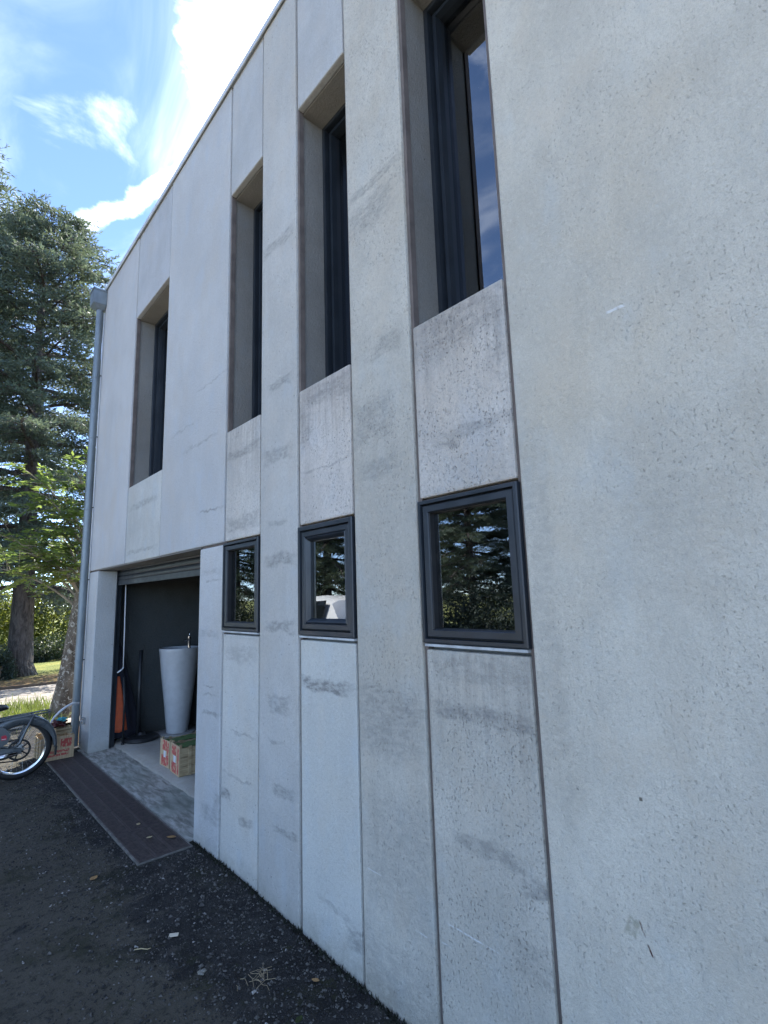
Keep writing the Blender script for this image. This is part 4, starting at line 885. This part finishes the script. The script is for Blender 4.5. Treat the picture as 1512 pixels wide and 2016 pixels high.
def shrub(name, label, cat, loc, rad, n, mat, lf, seed, group=None, stems=5):
    rg = np.random.default_rng(seed); t = thing(name, label, cat, loc, 0, group); rad = np.array(rad)
    ncl = 26; cl = unit(rg.normal(0, 1, (ncl, 3)))*rg.uniform(0.45, 0.85, (ncl, 1)); cl[:, 2] = np.abs(cl[:, 2])*1.0
    idx = rg.integers(0, ncl, n); q = cl[idx]+unit(rg.normal(0, 1, (n, 3)))*rg.uniform(0.1, 0.34, (n, 1))
    Pn = q*rad; Pn[:, 2] = np.abs(Pn[:, 2])+0.02
    Dn = unit(rg.normal(0, 1, (n, 3))+q*0.6+np.array([0, 0, 0.1])); Wn = unit(np.cross(Dn, rg.normal(0, 1, (n, 3))))
    stuff(link('foliage', quads_mesh('foliage', Pn, Dn, Wn, rg.uniform(0.7, 1.3, n)*lf, rg.uniform(0.4, 0.6, n)*lf, mat, 0.1), t))
    st = MB()
    for k in range(stems):
        e = cl[k % ncl]*rad*0.9; st.tube([(e[0]*0.1, e[1]*0.1, -0.1), (e[0]*0.5, e[1]*0.5, e[2]*0.5), tuple(e)], [0.03, 0.022, 0.008], 6)
    st.build('stems', 'branch', t, True); return t
hg = 'shrubs behind the lawn'
shrub('shrub', 'sunlit yellow green shrub at the far edge of the lawn', 'shrub', (1.9, 20.4, 0), (1.6, 1.1, 3.2), 10000, 'hedge', 0.11, 21, hg)
shrub('shrub', 'round yellow green shrub behind the cedar trunk', 'shrub', (0.0, 21.5, 0), (1.5, 1.2, 3.9), 10000, 'hedge', 0.11, 22, hg)
shrub('shrub', 'low dark shrub edging the sunny lawn strip', 'shrub', (1.75, 18.9, 0), (1.5, 0.45, 0.75), 6000, 'hedge2', 0.07, 23, hg)
shrub('shrub', 'tall loose yellow green shrub past the building corner', 'shrub', (4.4, 21.5, 0), (2.0, 1.3, 4.2), 10000, 'hedge', 0.12, 24, hg)
shrub('shrub', 'blue green bush crowding the foot of the cedar trunk', 'shrub', (-0.02, 15.05, 0), (0.42, 0.4, 0.85), 4500, 'hedge2', 0.05, 25)
shrub('shrub', 'broad hedge bush far behind the cedars', 'shrub', (-3.2, 24.0, 0), (2.6, 1.4, 4.4), 12000, 'hedge', 0.13, 26, hg)
shrub('shrub', 'leafy bush mirrored in the corner of the largest low window', 'shrub', (-4.6, 4.3, -0.08), (0.5, 0.5, 1.1), 3000, 'hedge', 0.07, 27)

shrub('shrub', 'added leafy bank coloured dark as shade, mirrored in the largest low window', 'shrub', (-13.2, 11.2, -0.08), (3.2, 2.6, 2.0), 12000, 'shade_leaf', 0.11, 31)  # banks added so the mirrored shade under the cedars reads dark
shrub('shrub', 'added leafy bank coloured dark as shade, mirrored in the middle low window', 'shrub', (-11.6, 17.6, -0.08), (2.6, 2.4, 1.9), 9000, 'shade_leaf', 0.11, 32)
shrub('shrub', 'added leafy bank coloured dark as shade, mirrored in the low window next to the garage', 'shrub', (-10.6, 25.0, -0.08), (2.6, 2.8, 2.2), 9000, 'shade_leaf', 0.11, 33)
# grass tufts, moss and grit
def blades(name, spots, mat, hmin, hmax, seed, label=None, cat=None):
    rg = np.random.default_rng(seed); P = np.array(spots); n = len(P)
    D = unit(rg.normal(0, 0.45, (n, 3))*np.array([1, 1, 0.2])+np.array([0, 0, 1])); Wn = unit(np.cross(D, rg.normal(0, 1, (n, 3))))
    o = stuff(link(name, quads_mesh(name, P, D, Wn, rg.uniform(hmin, hmax, n), rg.uniform(0.004, 0.009, n)*(1 if hmax < 0.15 else 1.6), mat)))
    return tag(o, label, cat) if label else o
rg = np.random.default_rng(3)
sp = [(x, y, -0.01) for x, y in zip(rg.normal(-0.12, 0.26, 1600), rg.normal(10.1, 0.5, 1600))]
blades('grass_tuft', sp, 'grass', 0.06, 0.22, 4, 'bright grass tufts growing on the grit beside the flaky trunk', 'grass')
sp = [(-abs(rg.normal(0, 0.018))-0.001, y, dip(0, y)-0.004) for y in rg.uniform(1.0, 3.8, 1500)]
blades('moss_edge', sp, 'moss', 0.010, 0.035, 5, 'dark moss and weeds along the foot of the concrete wall', 'moss')
def grit():
    rg = np.random.default_rng(8); n = 19000
    x = -np.abs(rg.normal(0, 0.55, n)); y = rg.uniform(1.3, 7.0, n)**1.0; 
    keep = (x > -1.5) & ~((x > -0.40) & (x < 0.0) & (y > 3.75)); x = x[keep]; y = y[keep]; n = len(x)
    z = np.array([rough(a, b) for a, b in zip(x, y)])
    s = rg.lognormal(-5.45, 0.45, n); s = np.clip(s, 0.002, 0.013)
    oc = np.array([(1, 0, 0), (0, 1, 0), (-1, 0, 0), (0, -1, 0), (0, 0, 0.75), (0, 0, -0.6)])
    V = oc[None]*s[:, None, None]*rg.uniform(0.6, 1.35, (n, 6, 1)); a = rg.uniform(0, 6.28, n); c, sn = np.cos(a)[:, None], np.sin(a)[:, None]
    X = V[:, :, 0]*c-V[:, :, 1]*sn; Y = V[:, :, 0]*sn+V[:, :, 1]*c
    V = np.stack([X+x[:, None], Y+y[:, None], V[:, :, 2]+z[:, None]+(s*0.3)[:, None]], 2).reshape(-1, 3)
    F = [(0, 1, 4), (1, 2, 4), (2, 3, 4), (3, 0, 4), (1, 0, 5), (2, 1, 5), (3, 2, 5), (0, 3, 5)]
    me = bpy.data.meshes.new('grit'); fs = (np.arange(n)[:, None, None]*6+np.array(F)[None]).reshape(-1, 3)
    me.from_pydata(V.tolist(), [], fs.tolist())
    m, nn = newmat('grit stones'); f = nn.vor(nn.pos(), 45, out='Color')
    k = nn.sep(f)[0]; col = nn.mix(nn.mr(k, 0.2, 0.9), (0.020, 0.019, 0.018), (0.11, 0.105, 0.095)); col = nn.mix(nn.mr(k, 0.975, 0.98), col, (0.30, 0.29, 0.27)); nn.color(col); nn.set(Roughness=0.85)
    me.materials.append(m)
    tag(stuff(link('grit', me)), 'loose dark grit scattered over the asphalt by the wall', 'grit')
grit()
# litter on the ground
def leaf_litter(loc, L, rz, mat, label, cup=0.25):
    vs = []; n = 8
    for i in range(n+1):
        t = i/n; w = 0.28*L*math.sin(PI*t)**0.8; z = cup*L*(t-0.5)**2; vs += [(L*(t-0.5), -w, z+0.28*w), (L*(t-0.5), 0, z), (L*(t-0.5), w, z+0.24*w)]
    me = MB().add(vs, [(i*3+j, i*3+j+1, i*3+j+4, i*3+j+3) for i in range(n) for j in range(2)]).mesh('fallen_leaf', mat, True)
    o = link('fallen_leaf', me, loc=loc, rot=(0.1, 0.05, rz)); md = o.modifiers.new('t', 'SOLIDIFY'); md.thickness = 0.0012
    return tag(o, label, 'leaf', 'fallen leaves')
leaf_litter((-0.640, 3.785, 0.008), 0.062, 0.7, 'dryleaf', 'orange brown fallen leaf alone on the bare asphalt')
leaf_litter((-0.20, 4.39, 0.014), 0.05, 1.2, 'dryleaf2', 'pale fallen leaf on the drain grate, farther from the grate end')
leaf_litter((-0.215, 4.10, 0.014), 0.045, 0.1, 'dryleaf2', 'pale fallen leaf on the drain grate, beside the brown leaf')
leaf_litter((-0.105, 3.98, 0.016), 0.075, 2.2, 'dryleaf', 'curled brown fallen leaf on the drain grate near its end')
leaf_litter((-0.305, 2.03, -0.022), 0.045, 0.4, 'hedge', 'small green fallen leaf lying in the dark grit near the wall foot')
leaf_litter((-0.135, 2.16, -0.020), 0.04, 2.0, 'dryleaf', 'small curled brown fallen leaf close to the wall foot')
cd_ = link('paper_card', bevel_box(-0.022, 0.022, -0.013, 0.013, 0, 0.003, 0.001, 'paper_card', 'card'), loc=(-0.487, 2.89, 0.005), rot=(0.03, 0.02, -0.55)); tag(cd_, 'small cream paper tag lying on the dark asphalt', 'paper tag')
tw = MB().tube([(-0.04, 0, 0.003), (-0.01, 0.004, 0.005), (0.02, 0.0, 0.004), (0.035, 0.008, 0.004)], [0.002, 0.0025, 0.002, 0.001], 6).build('twig', 'dryleaf2', None, True, loc=(-0.635, 2.885, 0.003), rot=(0, 0, -0.75)); tag(tw, 'thin pale twig lying beside the paper tag', 'twig')
st_ = lump('stone', 'conc_in', 'small grey stone half bedded in the asphalt', 'stone', (-0.492, 2.54, -0.010), 0.014, (1.2, 0.9, 0.6), 9)
hay = MB(); rnd = random.Random(2)
for k in range(16):
    a = rnd.uniform(0, PI); l = rnd.uniform(0.02, 0.05); cx, cy = rnd.gauss(0, 0.03), rnd.gauss(0, 0.03)
    hay.tube([(cx-l*math.cos(a), cy-l*math.sin(a), 0.003+rnd.random()*0.01), (cx, cy, 0.008+rnd.random()*0.012), (cx+l*math.cos(a+0.3), cy+l*math.sin(a+0.3), 0.003)], 0.0011, 4, False)
tag(hay.build('dry_grass', 'twig', None, loc=(-0.30, 2.36, -0.018)), 'wisp of dry grass stems on the asphalt near the wall', 'dry grass')

# ------------------------------------------------------------------ white car, seen mirrored in the low windows
def car():
    c = thing('car', 'white car parked on the yard, mirrored in the low windows', 'car', (-5.2, 10.3, -0.08))
    # stations along y: (y, half width low, belt z, roof half width, roof z, sill z)
    st = [(-2.15, 0.70, 0.80, 0.60, 0.92, 0.38), (-2.08, 0.82, 0.95, 0.66, 1.30, 0.26), (-1.85, 0.87, 0.98, 0.66, 1.66, 0.24), (-1.0, 0.89, 1.0, 0.68, 1.76, 0.24), (0.0, 0.89, 0.99, 0.68, 1.76, 0.24), (0.55, 0.89, 0.98, 0.66, 1.68, 0.24), (1.15, 0.88, 0.97, 0.66, 1.16, 0.24), (1.7, 0.86, 0.92, 0.68, 1.0, 0.26), (2.1, 0.78, 0.75, 0.62, 0.86, 0.30), (2.2, 0.66, 0.62, 0.5, 0.66, 0.36)]
    m_ = MB(); k = 12
    for (y, w, bz, rw, rz_, sz) in st:
        m_.v += [(-w*0.9, y, sz), (-w, y, sz+0.15), (-w*1.0, y, (bz+sz)/2+0.1), (-w*0.97, y, bz), (-rw, y, max(bz+0.01, rz_-0.06)), (-rw*0.75, y, rz_), (rw*0.75, y, rz_), (rw, y, max(bz+0.01, rz_-0.06)), (w*0.97, y, bz), (w, y, (bz+sz)/2+0.1), (w, y, sz+0.15), (w*0.9, y, sz)]
    n = len(st); m_.f = [(i*k+j, i*k+(j+1) % k, (i+1)*k+(j+1) % k, (i+1)*k+j) for i in range(n-1) for j in range(k)]+[tuple(range(k)), tuple((n-1)*k+j for j in range(k))]
    body = smooth_angle(m_.build('body', 'carpaint', c), 28)
    def glass(name, pts): 
        o = MB().add(pts, [tuple(range(len(pts)))]).build(name, 'glass_car', c); md = o.modifiers.new('t', 'SOLIDIFY'); md.thickness = 0.006; md.offset = 1; return o
    for s in (-1, 1):
        for a, b_ in ((-1.75, -0.95), (-0.88, -0.02), (0.05, 0.85)):
            rwa = 0.675; zt = 1.66 if b_ < 0.5 else 1.40
            glass('side_window', [(s*0.875, a, 1.04), (s*0.875, b_, 1.04), (s*(0.72 if b_ < 0.5 else 0.78), b_-(0.0 if b_ < 0.5 else 0.25), zt+(0 if b_ < .5 else 0.1)), (s*0.72, a, 1.66)])
        h_ = link('headlight', bevel_box(s*0.60-0.12, s*0.60+0.12, 2.02, 2.14, 0.62, 0.76, 0.03, 'headlight', 'chrome'), c)
        link('tail_light', bevel_box(s*0.74-0.06, s*0.74+0.06, -2.16, -2.06, 0.85, 1.15, 0.02, 'tail_light', 'red'), c)
        for y in (-1.35, 1.38):
            w = smooth_angle(MB().lathe([(0.19, -0.10), (0.29, -0.10), (0.315, -0.07), (0.315, 0.07), (0.29, 0.10), (0.19, 0.10)], 28, (s*0.80, y, 0.315), 'X').build('wheel', 'black', c))
            smooth_angle(MB().lathe([(0, s*0.07), (0.10, s*0.09), (0.19, s*0.085), (0.20, s*0.06)], 24, (s*0.80, y, 0.315), 'X').build('rim', 'steel', w))
    glass('windscreen', [(-0.60, 1.14, 1.20), (0.60, 1.14, 1.20), (0.56, 0.60, 1.665), (-0.56, 0.60, 1.665)])
car()
print('objects', len(bpy.data.objects))
